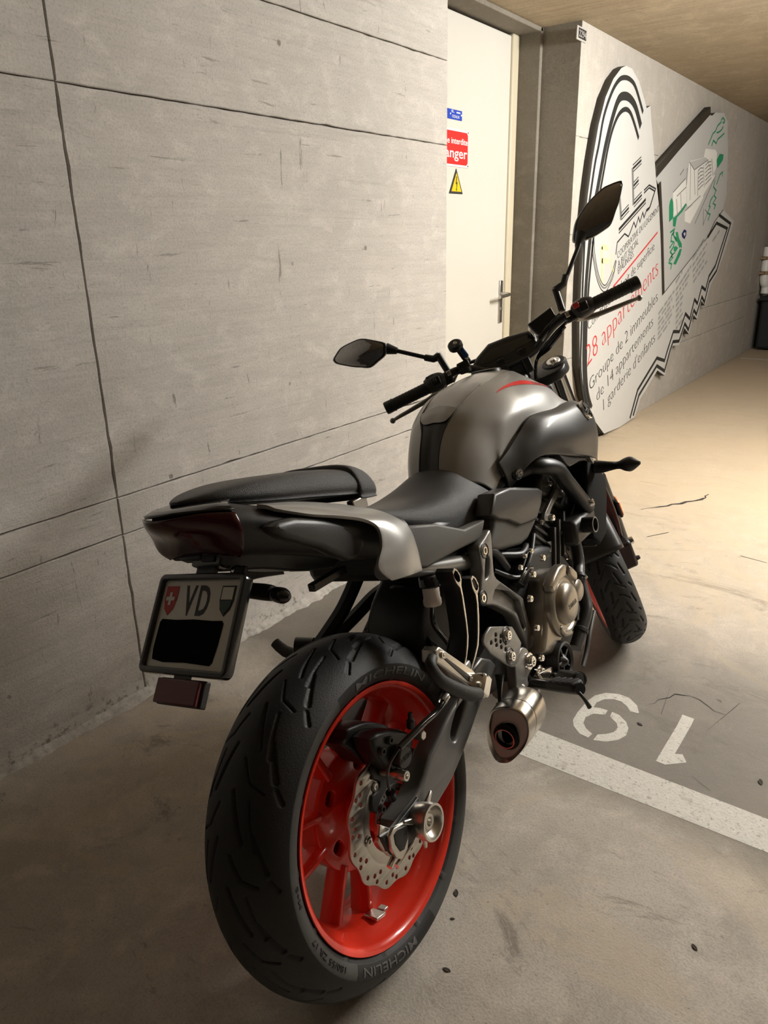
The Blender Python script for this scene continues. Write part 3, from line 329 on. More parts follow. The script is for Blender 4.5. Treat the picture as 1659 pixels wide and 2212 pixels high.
m_floor = concrete('worn_floor_screed', (.40, .36, .305), (.50, .45, .385), 'n', rough=.66, pit=.35, board=.2, bumpd=.005, fine=190, extra=floor_extra)
m_dark = M('dark_joint', (.15, .135, .115), .9)
m_white = M('worn_white_paint', (.56, .535, .48), .7, noise=(45, .13), bump=(120, .9))
def _worn():
    nt = m_white.node_tree; b = nt.nodes['Principled BSDF']; src = b.inputs['Base Color'].links[0].from_socket
    tc = nt.nodes.new('ShaderNodeTexCoord')
    for sc, lo, hi, cc in ((70., .60, .66, (.36, .33, .285)), (11., .63, .70, (.40, .365, .31)), (160., .62, .70, (.30, .27, .23))):
        n = nt.nodes.new('ShaderNodeTexNoise'); n.inputs['Scale'].default_value = sc; n.inputs['Detail'].default_value = 6; nt.links.new(tc.outputs['Object'], n.inputs['Vector'])
        r = nt.nodes.new('ShaderNodeValToRGB'); r.color_ramp.elements[0].position = lo; r.color_ramp.elements[1].position = hi; nt.links.new(n.outputs['Fac'], r.inputs[0])
        x = nt.nodes.new('ShaderNodeMix'); x.data_type = 'RGBA'; nt.links.new(r.outputs[0], x.inputs[0]); nt.links.new(src, x.inputs[6]); x.inputs[7].default_value = (*cc, 1); src = x.outputs[2]
    nt.links.new(src, b.inputs['Base Color'])
_worn()
m_door = M('cream_door_paint', (.60, .575, .51), .45, noise=(3, .03))
m_frame = M('door_frame_paint', (.55, .49, .36), .5)
m_steel = M('brushed_steel', (.55, .53, .5), .3, 1.)
def structure(o): o['kind'] = 'structure'; return o

floor = structure(box('floor', (-4, -5, -.1), (13, 3.2, 0), m_floor))
ceiling = structure(box('ceiling', (-4, -5, CEIL), (13, 3.2, CEIL+.15), m_ceil))
# long wall, left run: cast panels between open joints
wl = structure(box('wall_left', (-4, WALL+.012, 0), (2.92, WALL+.2, CEIL), m_dark))
def wall_panel(x0, x1, z0, z1, mat, parent, g=.0012):
    lo, hi = (max(x0, -2)+g, z0+g if z0 > 0 else 0), (min(x1, 12)-g, z1-g if z1 < CEIL else CEIL)
    rr = random.Random(int(x0*100+z0*1000)); P = []
    def edge(a, b):
        L_ = math.hypot(b[0]-a[0], b[1]-a[1]); n = max(2, min(70, int(L_/.035))); nx, ny = -(b[1]-a[1])/L_, (b[0]-a[0])/L_
        for i in range(n):
            t = i/n; j = rr.uniform(-.0004, .0016)*(1 if rr.random() > .12 else 2.6) if i and 0 < a[1]+(b[1]-a[1])*t < CEIL else 0
            P.append((a[0]+(b[0]-a[0])*t+nx*j, a[1]+(b[1]-a[1])*t+ny*j))
    c4 = [lo, (hi[0], lo[1]), hi, (lo[0], hi[1])]
    for i in range(4): edge(c4[i], c4[(i+1) % 4])
    n = len(P); cx_, cz_ = (lo[0]+hi[0])/2, (lo[1]+hi[1])/2
    vs = [(x, WALL+.03, z) for x, z in P]+[(x, WALL+.0025, z) for x, z in P]+[(x-math.copysign(.0022, x-cx_), WALL, min(max(z-math.copysign(.0022, z-cz_), 0), CEIL)) for x, z in P]
    mesh('concrete_panel', vs, [(i, (i+1) % n, n+(i+1) % n, n+i) for i in range(n)]+[(n+i, n+(i+1) % n, 2*n+(i+1) % n, 2*n+i) for i in range(n)]+[tuple(range(2*n, 3*n))], mat, parent, smooth=False)
for z0, z1 in ((0, .52), (.52, .63), (.63, 1.652), (1.652, CEIL)): wall_panel(-4, 1.168, z0, z1, m_wall, wl)
for z0, z1 in ((0, .518), (.518, .629), (.629, 1.651), (1.651, 1.954), (1.954, CEIL)): wall_panel(1.168, 2.924, z0, z1, m_wall, wl)
box('wall_end', (2.90, WALL+.031, 0), (2.922, 2.3, CEIL), m_jamb, wl)
# crumbly mortar fillet along the foot of the wall
m_mortar = concrete('lime_mortar', (.36, .335, .30), (.56, .53, .485), 'n', pit=.9, board=.1, bumpd=.01, fine=60)
rr = random.Random(3); vs = []; n_ = 520
for i in range(n_+1):
    x = -.6+3.52*i/n_; a = .55+.25*math.sin(x*7.3)+.2*math.sin(x*23.1+1)+.15*math.sin(x*61+2*math.sin(x*17))+.10*math.sin(x*143+3*math.sin(x*31))
    vs += [(x, WALL+.002, .008+.014*a+.0012*math.sin(x*90+x*x*7)), (x, WALL-.006-.008*a+.0008*math.sin(x*70), .005+.005*a+.0008*math.sin(x*55+1)), (x, WALL-.014-.018*a+.0022*math.sin(x*77+2*math.sin(x*19)), .0003)]
structure(mesh('baseboard_left', vs, [(i*3+k, i*3+k+1, i*3+k+4, i*3+k+3) for i in range(n_) for k in (0, 1)], m_mortar, angle=70))
# long wall, right run
wr = structure(box('wall_right', (4.255, WALL+.012, 0), (13, WALL+.4, CEIL), m_dark))
for x0, x1, z0, z1 in ((4.252, 5.72, 0, .60), (4.252, 5.72, .60, 1.30), (4.252, 5.72, 1.30, 1.80), (4.252, 5.72, 1.80, CEIL),
                       (5.72, 9.3, 0, .42), (5.72, 9.3, .42, .655), (5.72, 9.3, .655, CEIL), (9.3, 13, 0, .655), (9.3, 13, .655, CEIL)):
    wall_panel(x0, x1, z0, z1, m_wall2, wr, .0004)
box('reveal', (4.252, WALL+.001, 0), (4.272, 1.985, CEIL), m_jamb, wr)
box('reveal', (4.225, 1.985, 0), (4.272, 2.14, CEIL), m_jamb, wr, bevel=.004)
# alcove with the steel door
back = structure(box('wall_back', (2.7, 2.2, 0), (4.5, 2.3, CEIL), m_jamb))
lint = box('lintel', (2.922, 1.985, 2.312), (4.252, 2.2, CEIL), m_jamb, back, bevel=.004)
door = empty('door_1', (3.60, 2.12, 0)); structure(door)
def dpart(o): o.parent = door; o.matrix_parent_inverse = Matrix.Translation((-3.60, -2.12, 0)); return o
dpart(box('door_leaf', (2.95, 2.118, .012), (4.150, 2.16, 2.300), m_door, bevel=.004))
dpart(box('door_frame', (4.150, 2.105, 0), (4.224, 2.19, 2.312), m_frame, bevel=.012, seg=3))
dpart(box('door_frame', (2.922, 2.105, 0), (2.95, 2.19, 2.312), m_frame, bevel=.004))
hp = dpart(box('handle_plate', (4.085, 2.108, .82), (4.122, 2.118, 1.06), m_steel, bevel=.003))
tube('lever', [(4.103, 2.11, .985), (4.103, 2.07, .985), (4.095, 2.055, .983), (4.06, 2.052, .98), (3.98, 2.055, .975)], .010, m_steel, hp, n=5, seg=10)
lathe('key_cylinder', [(0, .006), (.009, .006), (.010, 0), (.010, -.01)], (4.103, 2.108, .90), (0, -1, 0), m_steel, hp, seg=14)
# unseen sides of the garage, coloured dark so that less light bounces back
m_side = concrete('low_bounce_concrete', (.09, .085, .08), (.13, .12, .11), 'z')
structure(box('wall_far', (13, -5, 0), (13.2, 3.2, CEIL), m_side)); structure(box('wall_near', (-4.2, -5, 0), (-4, 3.2, CEIL), m_side))
structure(box('wall_side', (-4, -5.2, 0), (13, -5, CEIL), m_side))
# paint on the floor
def ground_poly(name, pts, mat, parent, h=.0005, rnd=0):
    lp = pts
    if rnd: lp = [tuple(q[:2]) for q in spline([(a, b, 0) for a, b in pts], rnd, True)]
    me = curve_mesh([lp], h); place(me, lambda v: Vector((v.x, v.y, v.z+h/2)))
    return link(name, me, mat, parent, smooth=False)
ground_poly('parking_stripe', [tuple(q) for q in T['line'][:2]]+[(1.644, -4.9), (1.524, -4.9)]+[tuple(T['line'][3])], m_white, floor)
ground_poly('parking_stripe', [(9.02, 1.70), (9.10, 1.70), (9.05, -4), (8.97, -4)], m_white, floor)
for k, r in (('nine_a', 0), ('nine_b', 0), ('one', 0)): ground_poly('stall_digit', [tuple(q) for q in T[k]], m_white, floor)
# cracks in the floor, laid as dark ribbons
m_crack = M('crack_dark', (.035, .03, .025), .95)
def crack(pts, wd):
    P = spline([(a, b, 0) for a, b in pts], 5); q = [(v.x+random.uniform(-.008, .008), v.y+random.uniform(-.008, .008)) for v in P]
    L, R = ribbon_pts(q, [wd*random.uniform(.2, 1)*(1-abs(2*i/(len(q)-1)-1)*.8) for i in range(len(q))])
    n = len(q); vs = [(v.x, v.y, .0012) for v in L+R]
    mesh('floor_crack', vs, [(i, i+1, n+i+1, n+i) for i in range(n-1)], m_crack, floor, smooth=False)
for pts, wd in CRACKS: crack(pts, wd)
# ------------------------------------------------------------------ lamps on the ceiling
m_lampbody = M('lamp_white_enamel', (.8, .8, .78), .4)
for i, (lx, ly, rz, hl_, watts) in enumerate(LAMPS):
    L0 = empty('ceiling_lamp', (lx, ly, CEIL)); L0.rotation_euler.z = rz
    tag(L0, ['fluorescent batten on the ceiling over the driving lane by the mural', 'fluorescent batten on the ceiling behind the camera'][i], 'lamp')
    box('lamp_housing', (-.06, -hl_-.04, -.05), (.06, hl_+.04, 0), m_lampbody, L0, bevel=.006)
    m_t = M('lamp_tube', (1, 1, 1), .5, emit=(*LAMP_COL, 6.0))
    tube('lamp_tube', [(0, -hl_, -.07), (0, hl_, -.07)], .014, m_t, L0, n=1)
    n_ = 9
    for k in range(n_):                 # the light of the bare tube, spread along it
        ld = bpy.data.lights.new('lamp_light', 'POINT'); ld.shadow_soft_size = .16; ld.energy = watts/n_; ld.color = LAMP_COL
        lo = bpy.data.objects.new('lamp_light', ld); C.objects.link(lo); lo.parent = L0; lo.location = (0, hl_*(-.8+1.6*k/(n_-1)), -.15)
# ------------------------------------------------------------------ construction-site sign and small signs
m_sw = M('sign_white', (.56, .555, .53), .55, noise=(6, .04)); m_sg = M('sign_grey', (.50, .50, .48), .55, noise=(5, .03))
m_sk = M('sign_black', (.022, .022, .02), .6); m_sd = M('sign_edge_dark', (.030, .024, .016), .7); m_sr = M('sign_red', (.62, .04, .035), .55)
m_green = M('sign_green', (.02, .27, .12), .6); m_blue = M('sign_blue', (.012, .014, .09), .6); m_line = M('sign_grey_line', (.19, .19, .18), .6)
m_txt = M('sign_small_print', (.33, .33, .31), .6); m_yel = M('faded_yellow_spray', (.74, .64, .36), .7, noise=(30, .15)); m_bw = M('sign_drawing_white', (.78, .77, .73), .6)
SF = WALL-.05
board = empty('sign_board', (5.6, WALL, .9))
tag(board, 'large cut-out white sign board with black stripes and French lettering leaning along the concrete wall', 'sign')
BI = Matrix.Translation((-5.6, -WALL, -.9))
def sp(o): o.parent = board; o.matrix_parent_inverse = BI; return o
def wall_poly(name, pts, mat, y0, th, edge=None, parent=None, bevel=0):
    me = curve_mesh([[tuple(q) for q in pts]], th, bevel); place(me, lambda v: Vector((v.x, y0+th/2-v.z, v.y)))
    o = link(name, me, None, None, smooth=False); me.materials.append(mat)
    if edge:
        me.materials.append(edge)
        for f in me.polygons:
            if abs(f.normal.y) < .5: f.material_index = 1
    return sp(o)
zc = [(x, max(z, .004)) for x, z in T['white']]
wall_poly('white_board', zc, m_sw, SF, .046, m_sd)
wall_poly('grey_board', T['grey'], m_sg, SF+.006, .04, m_sd)
def stripe(name, pts, wd, mat, y=SF-.0012, rnd=0):
    q = [tuple(a) for a in pts]
    if rnd: q = [tuple(v[:2]) for v in spline([(a, b, 0) for a, b in q], rnd)]
    L, R = ribbon_pts(q, wd); n = len(q)
    vs = [(v.x, yy, v.y) for yy in (y, y+.0011) for v in L+R]
    fs = []
    for i in range(n-1):
        a, b, c, d = i, i+1, n+i+1, n+i; o = 2*n
        fs += [(a, b, c, d), (a+o, d+o, c+o, b+o), (a, a+o, b+o, b), (d, c, c+o, d+o)]
    fs += [(0, n, 3*n, 2*n), (n-1, 3*n-1, 4*n-1, 2*n-1)]
    return sp(mesh(name, vs, fs, mat, None, smooth=False))
def wall_fill(name, pts, mat, y=SF-.0008): return wall_poly(name, pts, mat, y, .001)
def wall_text(body, a, b, mat, hh=None, off=-.012, y=SF-.0012, nm='lettering', th=.001):
    me = text_mesh(body, off, .0005)
    xs = [v.co.x for v in me.vertices]; wdt = max(xs)-min(xs); x0 = min(xs)
    A = Vector(a); B = Vector(b); Lg = (B-A).length; d = (B-A)/Lg; nrm = Vector((-d.y, d.x)); sx = Lg/wdt; sy = sx if hh is None else hh
    place(me, lambda v: Vector((A.x+d.x*(v.x-x0)*sx+nrm.x*v.y*sy, y-v.z, A.y+d.y*(v.x-x0)*sx+nrm.y*v.y*sy)))
    for mw in split_words(me, d.x, d.y): sp(link(nm, mw, mat, None, smooth=False))
wide = lambda pts, w0, w1: [w0+(w1-w0)*min(1, 2*(i/(len(pts)-1))) for i in range(len(pts))]
stripe('black_line', T['lineA'], .026, m_sk); stripe('black_line', T['lineB'], .026, m_sk)
def arc(pts, w):
    n = len(pts)*4; q = [tuple(v[:2]) for v in spline([(a, b, 0) for a, b in pts], 4)]
    return stripe('black_arc', q, w, m_sk)
arc(T['arc1'], .026); arc(T['arc2'], .045); arc(T['arc3'], .026)
for k, wv in (('u1', .010), ('u2', .006), ('u3', .006)): stripe('black_arc', T[k], wv, m_line if k == 'u1' else m_sk, rnd=3)
for k in ('E1', 'L1'): stripe('letter_bar', T[k], .030, m_line)
def triple(a, b):
    A, B = Vector(a), Vector(b); d = (B-A).normalized(); nn = Vector((-d.y, d.x))
    for k, wv in ((.020, .006), (0, .014), (-.020, .006)): stripe('letter_bar', [tuple(A+nn*k), tuple(B+nn*k)], wv, m_sk)
for k in ('Ea', 'Eb', 'Ec', 'La'): triple(*T[k])
stripe('black_line', T['dbl1'], .018, m_sk); stripe('black_line', T['dbl2'], .008, m_sk)
stripe('black_line', T['house'], .010, m_sk); stripe('black_line', T['house2'], .010, m_sk)
stripe('red_line', T['redline'], .012, m_sr)
stripe('frame_bar', T['vbar'], .05, m_sd, y=SF-.004)
db = [Vector(q) for q in T['dbar']]; dn = (db[1]-db[0]).normalized(); dn = Vector((-dn.y, dn.x))*.055
wall_poly('frame_bar', [tuple(q) for q in (db[0], db[1], db[1]+dn, db[0]+dn)], m_sd, SF, .045)
wall_text('COOPERATIVE DU LOGEMENT', *T['t_coop'], m_sk, off=-.02, hh=.062)
wall_text('A BUT SOCIAL', *T['t_but'], m_sk, off=-.02, hh=.062)
wall_text('EPALINGES', *T['t_epa'], m_sk, off=-.02, hh=.062)
wall_text('Construits en droit de superficie', *T['t_constr'], m_sk, off=-.02, hh=.09)
wall_text('28 appartements', *T['t_28'], m_sr, off=-.022, hh=.20)
wall_text('Groupe de 2 immeubles', *T['t_gr'], m_sk, off=-.022, hh=.125)
wall_text('de 14 appartements', *T['t_14'], m_sk, off=-.022, hh=.125)
wall_text("1 garderie d'enfants", *T['t_gard'], m_sk, off=-.022, hh=.125)
for a, b in ((0, 1), (1, 2), (4, 5)): stripe('yellow_scrawl', [T['graf'][a], T['graf'][b]], .030, m_yel)
stripe('yellow_scrawl', T['graf2'], .018, m_yel)
# print too small to read: broken grey rules
for i in range(T['n_st']):
    a, b = T['st%d' % i]; A, B = Vector(a), Vector(b); Lg = (B-A).length; d = (B-A)/Lg; s = 0; q = []
    rr = random.Random(i); vs = []; fs = []
    while s < Lg-.02:
        l = min(rr.uniform(.04, .13), Lg-s); nn = Vector((-d.y, d.x))*.012
        p0, p1 = A+d*s, A+d*(s+l); o = len(vs)
        for qv in (p0-nn, p1-nn, p1+nn, p0+nn): vs.append((qv.x, SF-.001, qv.y))
        fs.append((o, o+1, o+2, o+3)); s += l+rr.uniform(.012, .03)
    sp(mesh('small_print', vs, fs, m_txt, None, smooth=False))
# drawing of the buildings on the grey board
GY = SF+.006
for k, j in (('b_back', 0), ('b_left', 1), ('b_tall', 2), ('b_low', 3)): wall_fill('drawn_building', T[k], m_bw, GY-.0008-.0002*j)
wall_fill('drawn_roof', T['b_roof'], m_sg, GY-.0016)
for i in range(15): stripe('drawn_line', T['dl%d' % i], .007, m_line, GY-.0022)
for i in range(T['n_bal']): stripe('drawn_line', T['bal%d' % i], .008, m_line, GY-.0022)
for j, k in enumerate(('tree0', 'tree1', 'bush0', 'bush1', 'bush2', 'bush3')): wall_fill('drawn_foliage', T[k], m_green, GY-.0019-.0001*j)
for i in range(7): stripe('drawn_foliage', T['gl%d' % i], .012 if i < 6 else .006, m_green if i < 6 else m_line, GY-.0024)
for i in range(5): stripe('drawn_foliage', T['gs%d' % i], .014, m_green, GY-.0024)
wall_fill('drawn_car', T['car'], m_blue, GY-.0022); wall_fill('drawn_car', T['carin'], m_sg, GY-.003)
# small signs on the door
DY = 2.118
def flat_sign(name, loc, label, cat='sign'):
    e = empty(name, loc); tag(e, label, cat); return e
def on(e, o): o.parent = e; o.matrix_parent_inverse = Matrix.Translation(tuple(-c for c in e.location)); return o
m_pb = M('enamel_blue', (.02, .06, .42), .35); m_pr = M('enamel_red', (.62, .025, .02), .4); m_py = M('enamel_yellow', (.85, .50, .01), .4); m_pw = M('enamel_white', (.85, .84, .80), .45)
def sheet(e, name, pts, mat, y, th, bevel=.0):
    me = curve_mesh([pts], th, bevel); place(me, lambda v: Vector((v.x, y+th/2-v.z, v.y))); return on(e, link(name, me, mat, None, smooth=False))
def stext(e, body, x0, x1, z, mat, y, hh, off=0., nm='lettering'):
    me = text_mesh(body, off, .0004); xs = [v.co.x for v in me.vertices]; s = (x1-x0)/(max(xs)-min(xs)); m0 = min(xs)
    place(me, lambda v: Vector((x0+(v.x-m0)*s, y-v.z, z+v.y*hh))); return on(e, link(nm, me, mat, None, smooth=False))
bl = flat_sign('blue_plate', (3.56, DY, 1.865), 'small blue plate with white letters on the cream door, above the red sign')
sheet(bl, 'plate', [(3.475, 1.843), (3.632, 1.843), (3.632, 1.886), (3.475, 1.886)], m_pb, DY-.004, .004)
stext(bl, 'EL.', 3.530, 3.558, 1.872, m_pw, DY-.0045, .016); sheet(bl, 'worn_word', [(3.578, 1.872), (3.614, 1.872), (3.614, 1.878), (3.578, 1.878)], m_pw, DY-.0047, .0008)
stext(bl, 'OZALIX', 3.535, 3.607, 1.850, m_pw, DY-.0045, .018)
for x, z in ((3.52, 1.865), (3.624, 1.866)): on(bl, lathe('screw_head', [(0, .002), (.004, .0015), (.0045, 0)], (x, DY-.004, z), (0, -1, 0), m_pw, seg=10))
rd = flat_sign('danger_sign', (3.55, DY, 1.715), 'red enamel sign reading entree interdite and danger on the cream door')
sheet(rd, 'backing', [(3.34, 1.632), (3.70, 1.632), (3.70, 1.802), (3.34, 1.802)], m_pw, DY-.005, .005, .001)
sheet(rd, 'red_field', [(3.35, 1.642), (3.678, 1.642), (3.690, 1.654), (3.690, 1.780), (3.678, 1.792), (3.35, 1.792)], m_pr, DY-.007, .002)
stext(rd, 'Entrée interdite', 3.385, 3.685, 1.735, m_pw, DY-.0076, .040, .01)
stext(rd, 'Danger', 3.40, 3.682, 1.672, m_pw, DY-.0076, .066, .008)
for z in (1.640, 1.794): on(rd, lathe('screw_head', [(0, .002), (.004, .0015), (.0045, 0)], (3.693, DY-.005, z), (0, -1, 0), m_steel, seg=10))
tr = flat_sign('warning_triangle', (3.583, DY, 1.55), 'yellow triangular high-voltage warning sign on the cream door, below the red sign')
def tri(k): 
    cx, cz = 3.583, 1.547; P = [(3.583, 1.624), (3.650, 1.507), (3.516, 1.507)]
    return [(cx+(x-cx)*k, cz+(z-cz)*k) for x, z in P]
sheet(tr, 'black_border', tri(1.0), m_sk, DY-.004, .004, .0008); sheet(tr, 'yellow_field', tri(.74), m_py, DY-.0055, .0015)
sheet(tr, 'lightning_bolt', [(3.580, 1.588), (3.586, 1.588), (3.582, 1.560), (3.592, 1.562), (3.584, 1.528), (3.588, 1.529), (3.581, 1.518), (3.577, 1.530), (3.581, 1.530), (3.583, 1.553), (3.574, 1.551)], m_sk, DY-.0066, .001)
# number plate on the wall under the ceiling
np_ = flat_sign('number_plate_sign', (4.25, WALL, 2.265), 'small black number plate in a grey frame on the wall right under the ceiling')
m_ng = M('plate_grey', (.42, .40, .37), .5)
sheet(np_, 'frame', [(4.178, 2.238), (4.300, 2.238), (4.300, 2.300), (4.178, 2.300)], m_ng, WALL-.006, .006, .001)
sheet(np_, 'black_field', [(4.195, 2.247), (4.297, 2.247), (4.297, 2.292), (4.195, 2.292)], m_sk, WALL-.0075, .002)
stext(np_, '2294', 4.200, 4.292, 2.254, m_ng, WALL-.008, .044)
# drainpipe and an added dark block where the far corner looks dark
m_pipe = M('white_pvc', (.78, .76, .72), .4); m_rust = M('rusty_clamp', (.26, .17, .09), .6)
pe = empty('drain_pipe', (9.85, WALL-.07, .63)); tag(pe, 'white pipe with two brown clamps on the far end of the wall', 'pipe')
on(pe, tube('pipe', [(9.90, WALL-.07, .63), (9.90, WALL-.07, .72), (9.85, WALL-.05, .80), (9.85, WALL-.05, 1.14)], .05, m_pipe, None, n=4, seg=16))
for z in (.86, 1.02): on(pe, lathe('clamp', [(.051, -.02), (.058, -.02), (.058, .02), (.051, .02)], (9.85, WALL-.05, z), (0, 0, 1), m_rust, seg=18))
for z in (.86, 1.02): on(pe, box('clamp_bracket', (9.73, WALL-.06, z-.012), (9.97, WALL, z+.012), m_rust, bevel=.003))
m_block = M('matt_dark', (.012, .012, .014), .8)
bn = empty('dark_block', (10.6, 1.2, 0)); tag(bn, 'added dark low container in the shadowed far corner under the white pipe', 'block')
on(bn, box('body', (9.75, .2, .02), (11.2, 1.70, .56), m_block, bevel=.03)); on(bn, box('block_top', (9.73, .18, .56), (11.22, 1.72, .60), m_block, bevel=.012)); 
for x in (9.85, 11.05): on(bn, box('foot', (x, .3, 0), (x+.08, 1.6, .02), m_block))
# ------------------------------------------------------------------ motorcycle (built upright: X forward, Y left, Z up, origin on the ground under the rear axle)
import numpy as np
LEAN, HEAD, STEER = 0.246654, 0.040578, 0.578350
bike = empty('motorcycle')
tag(bike, 'grey and black naked motorcycle with red wheels leaning on its side stand', 'motorcycle')
RM = Matrix.Rotation(HEAD, 3, 'Z') @ Matrix.Rotation(-LEAN, 3, 'X')
bl_ = Vector((0.866680, 0.663392, .09))-RM @ Vector((0, 0, .09))
bike.matrix_world = Matrix.Translation(bl_) @ RM.to_4x4()
RAKE = math.radians(24.8); AXP = Vector((1.49, 0, 0)); SDIR = Vector((-math.sin(RAKE), 0, math.cos(RAKE)))
SR = Matrix.Rotation(STEER, 3, SDIR)
def SV(v): return AXP+SR @ (Vector(v)-AXP)
# materials
m_silver = M('satin_grey_paint', (.335, .325, .305), .36, .25, coat=.25, spec=.5)
m_black = M('black_plastic', (.020, .019, .018), .42, spec=.5, bump=(600, .12))
m_gloss = M('gloss_black', (.010, .010, .010), .18, coat=.5)
m_shroud = M('dark_grey_satin', (.042, .040, .037), .42, .2, coat=.10)
m_shroud2 = M('dark_grey_insert', (.070, .066, .058), .55, .2)
m_seat = M('seat_vinyl', (.030, .029, .028), .38, spec=.55, bump=(900, .7))
m_rubber = M('tyre_rubber', (.022, .022, .022), .55, spec=.45, bump=(350, .25))
def _groove():
    nt = m_rubber.node_tree; b = nt.nodes['Principled BSDF']; a = nt.nodes.new('ShaderNodeAttribute'); a.attribute_name = 'groove'
    x = nt.nodes.new('ShaderNodeMix'); x.data_type = 'RGBA'; x.inputs[6].default_value = (.022, .022, .022, 1); x.inputs[7].default_value = (.007, .007, .007, 1)  # grooves coloured darker, for the shade inside them
    nt.links.new(a.outputs['Fac'], x.inputs[0]); nt.links.new(x.outputs[2], b.inputs['Base Color'])
_groove()
m_groove = M('tread_groove', (.006, .006, .006), .8)
m_sidew = M('sidewall_dusty', (.060, .058, .054), .65)
m_swb = M('sidewall_black', (.012, .012, .012), .55); m_let = M('sidewall_lettering', (.105, .102, .096), .6)
m_red = M('red_orange_paint', (.86, .042, .018), .30, coat=.5)
m_alu = M('machined_aluminium', (.66, .63, .58), .30, 1.); m_chr = M('polished_steel', (.78, .76, .72), .12, 1.)
m_disc = M('brake_disc_steel', (.56, .53, .48), .34, 1., noise=(60, .1))
m_blk = M('black_metal', (.014, .014, .014), .38, .2); m_frame = M('grey_frame_paint', (.20, .193, .180), .36, .40, coat=.15)
m_swing = M('swingarm_grey', (.125, .121, .114), .36, .40, coat=.15)
m_eng = M('engine_grey', (.055, .053, .050), .45, .5); m_engd = M('engine_dark', (.014, .014, .014), .5, .2)
m_bronze = M('crankcase_bronze', (.34, .305, .255), .33, .85)
m_exh = M('exhaust_brushed', (.60, .55, .48), .27, 1., noise=(25, .08)); m_exd = M('exhaust_hole', (.006, .006, .006), .7)
m_mirror = M('mirror_glass', (.52, .51, .50), .03, 1.); m_lens = M('red_lens', (.045, .002, .004), .20, coat=.35)
m_lens2 = M('red_reflector', (.11, .006, .014), .35, coat=.3); m_or = M('orange_reflector', (.85, .22, .03), .3)
m_plate = M('plate_white', (.70, .69, .64), .45); m_pk = M('plate_black', (.010, .010, .010), .5); m_pr2 = M('plate_red', (.50, .03, .035), .5); m_pg = M('plate_green', (.02, .06, .04), .5)
m_res = M('fluid_reservoir', (.74, .66, .60), .35); m_grip = M('grip_rubber', (.010, .010, .010), .6); m_bluep = M('blue_plastic', (.008, .05, .16), .4)
m_decal = M('red_decal', (.70, .028, .020), .35); m_dash = M('dash_screen', (.020, .021, .016), .12, coat=.7); m_lever = M('lever_grey', (.20, .19, .165), .4, .6)
m_tail_silver = m_silver

def bolt(c, d, r, parent, mat=None, h=None):
    """socket-head bolt: rim, chamfer and recessed hexagon"""
    h = h or r*.8
    vs, fs = lathe_data([(r*1.05, -.002), (r, h*.75), (r*.86, h), (r*.55, h), (r*.48, h*.45), (0, h*.4)], c, d, 12)
    return mesh('bolt', vs, fs, mat or m_chr, parent)

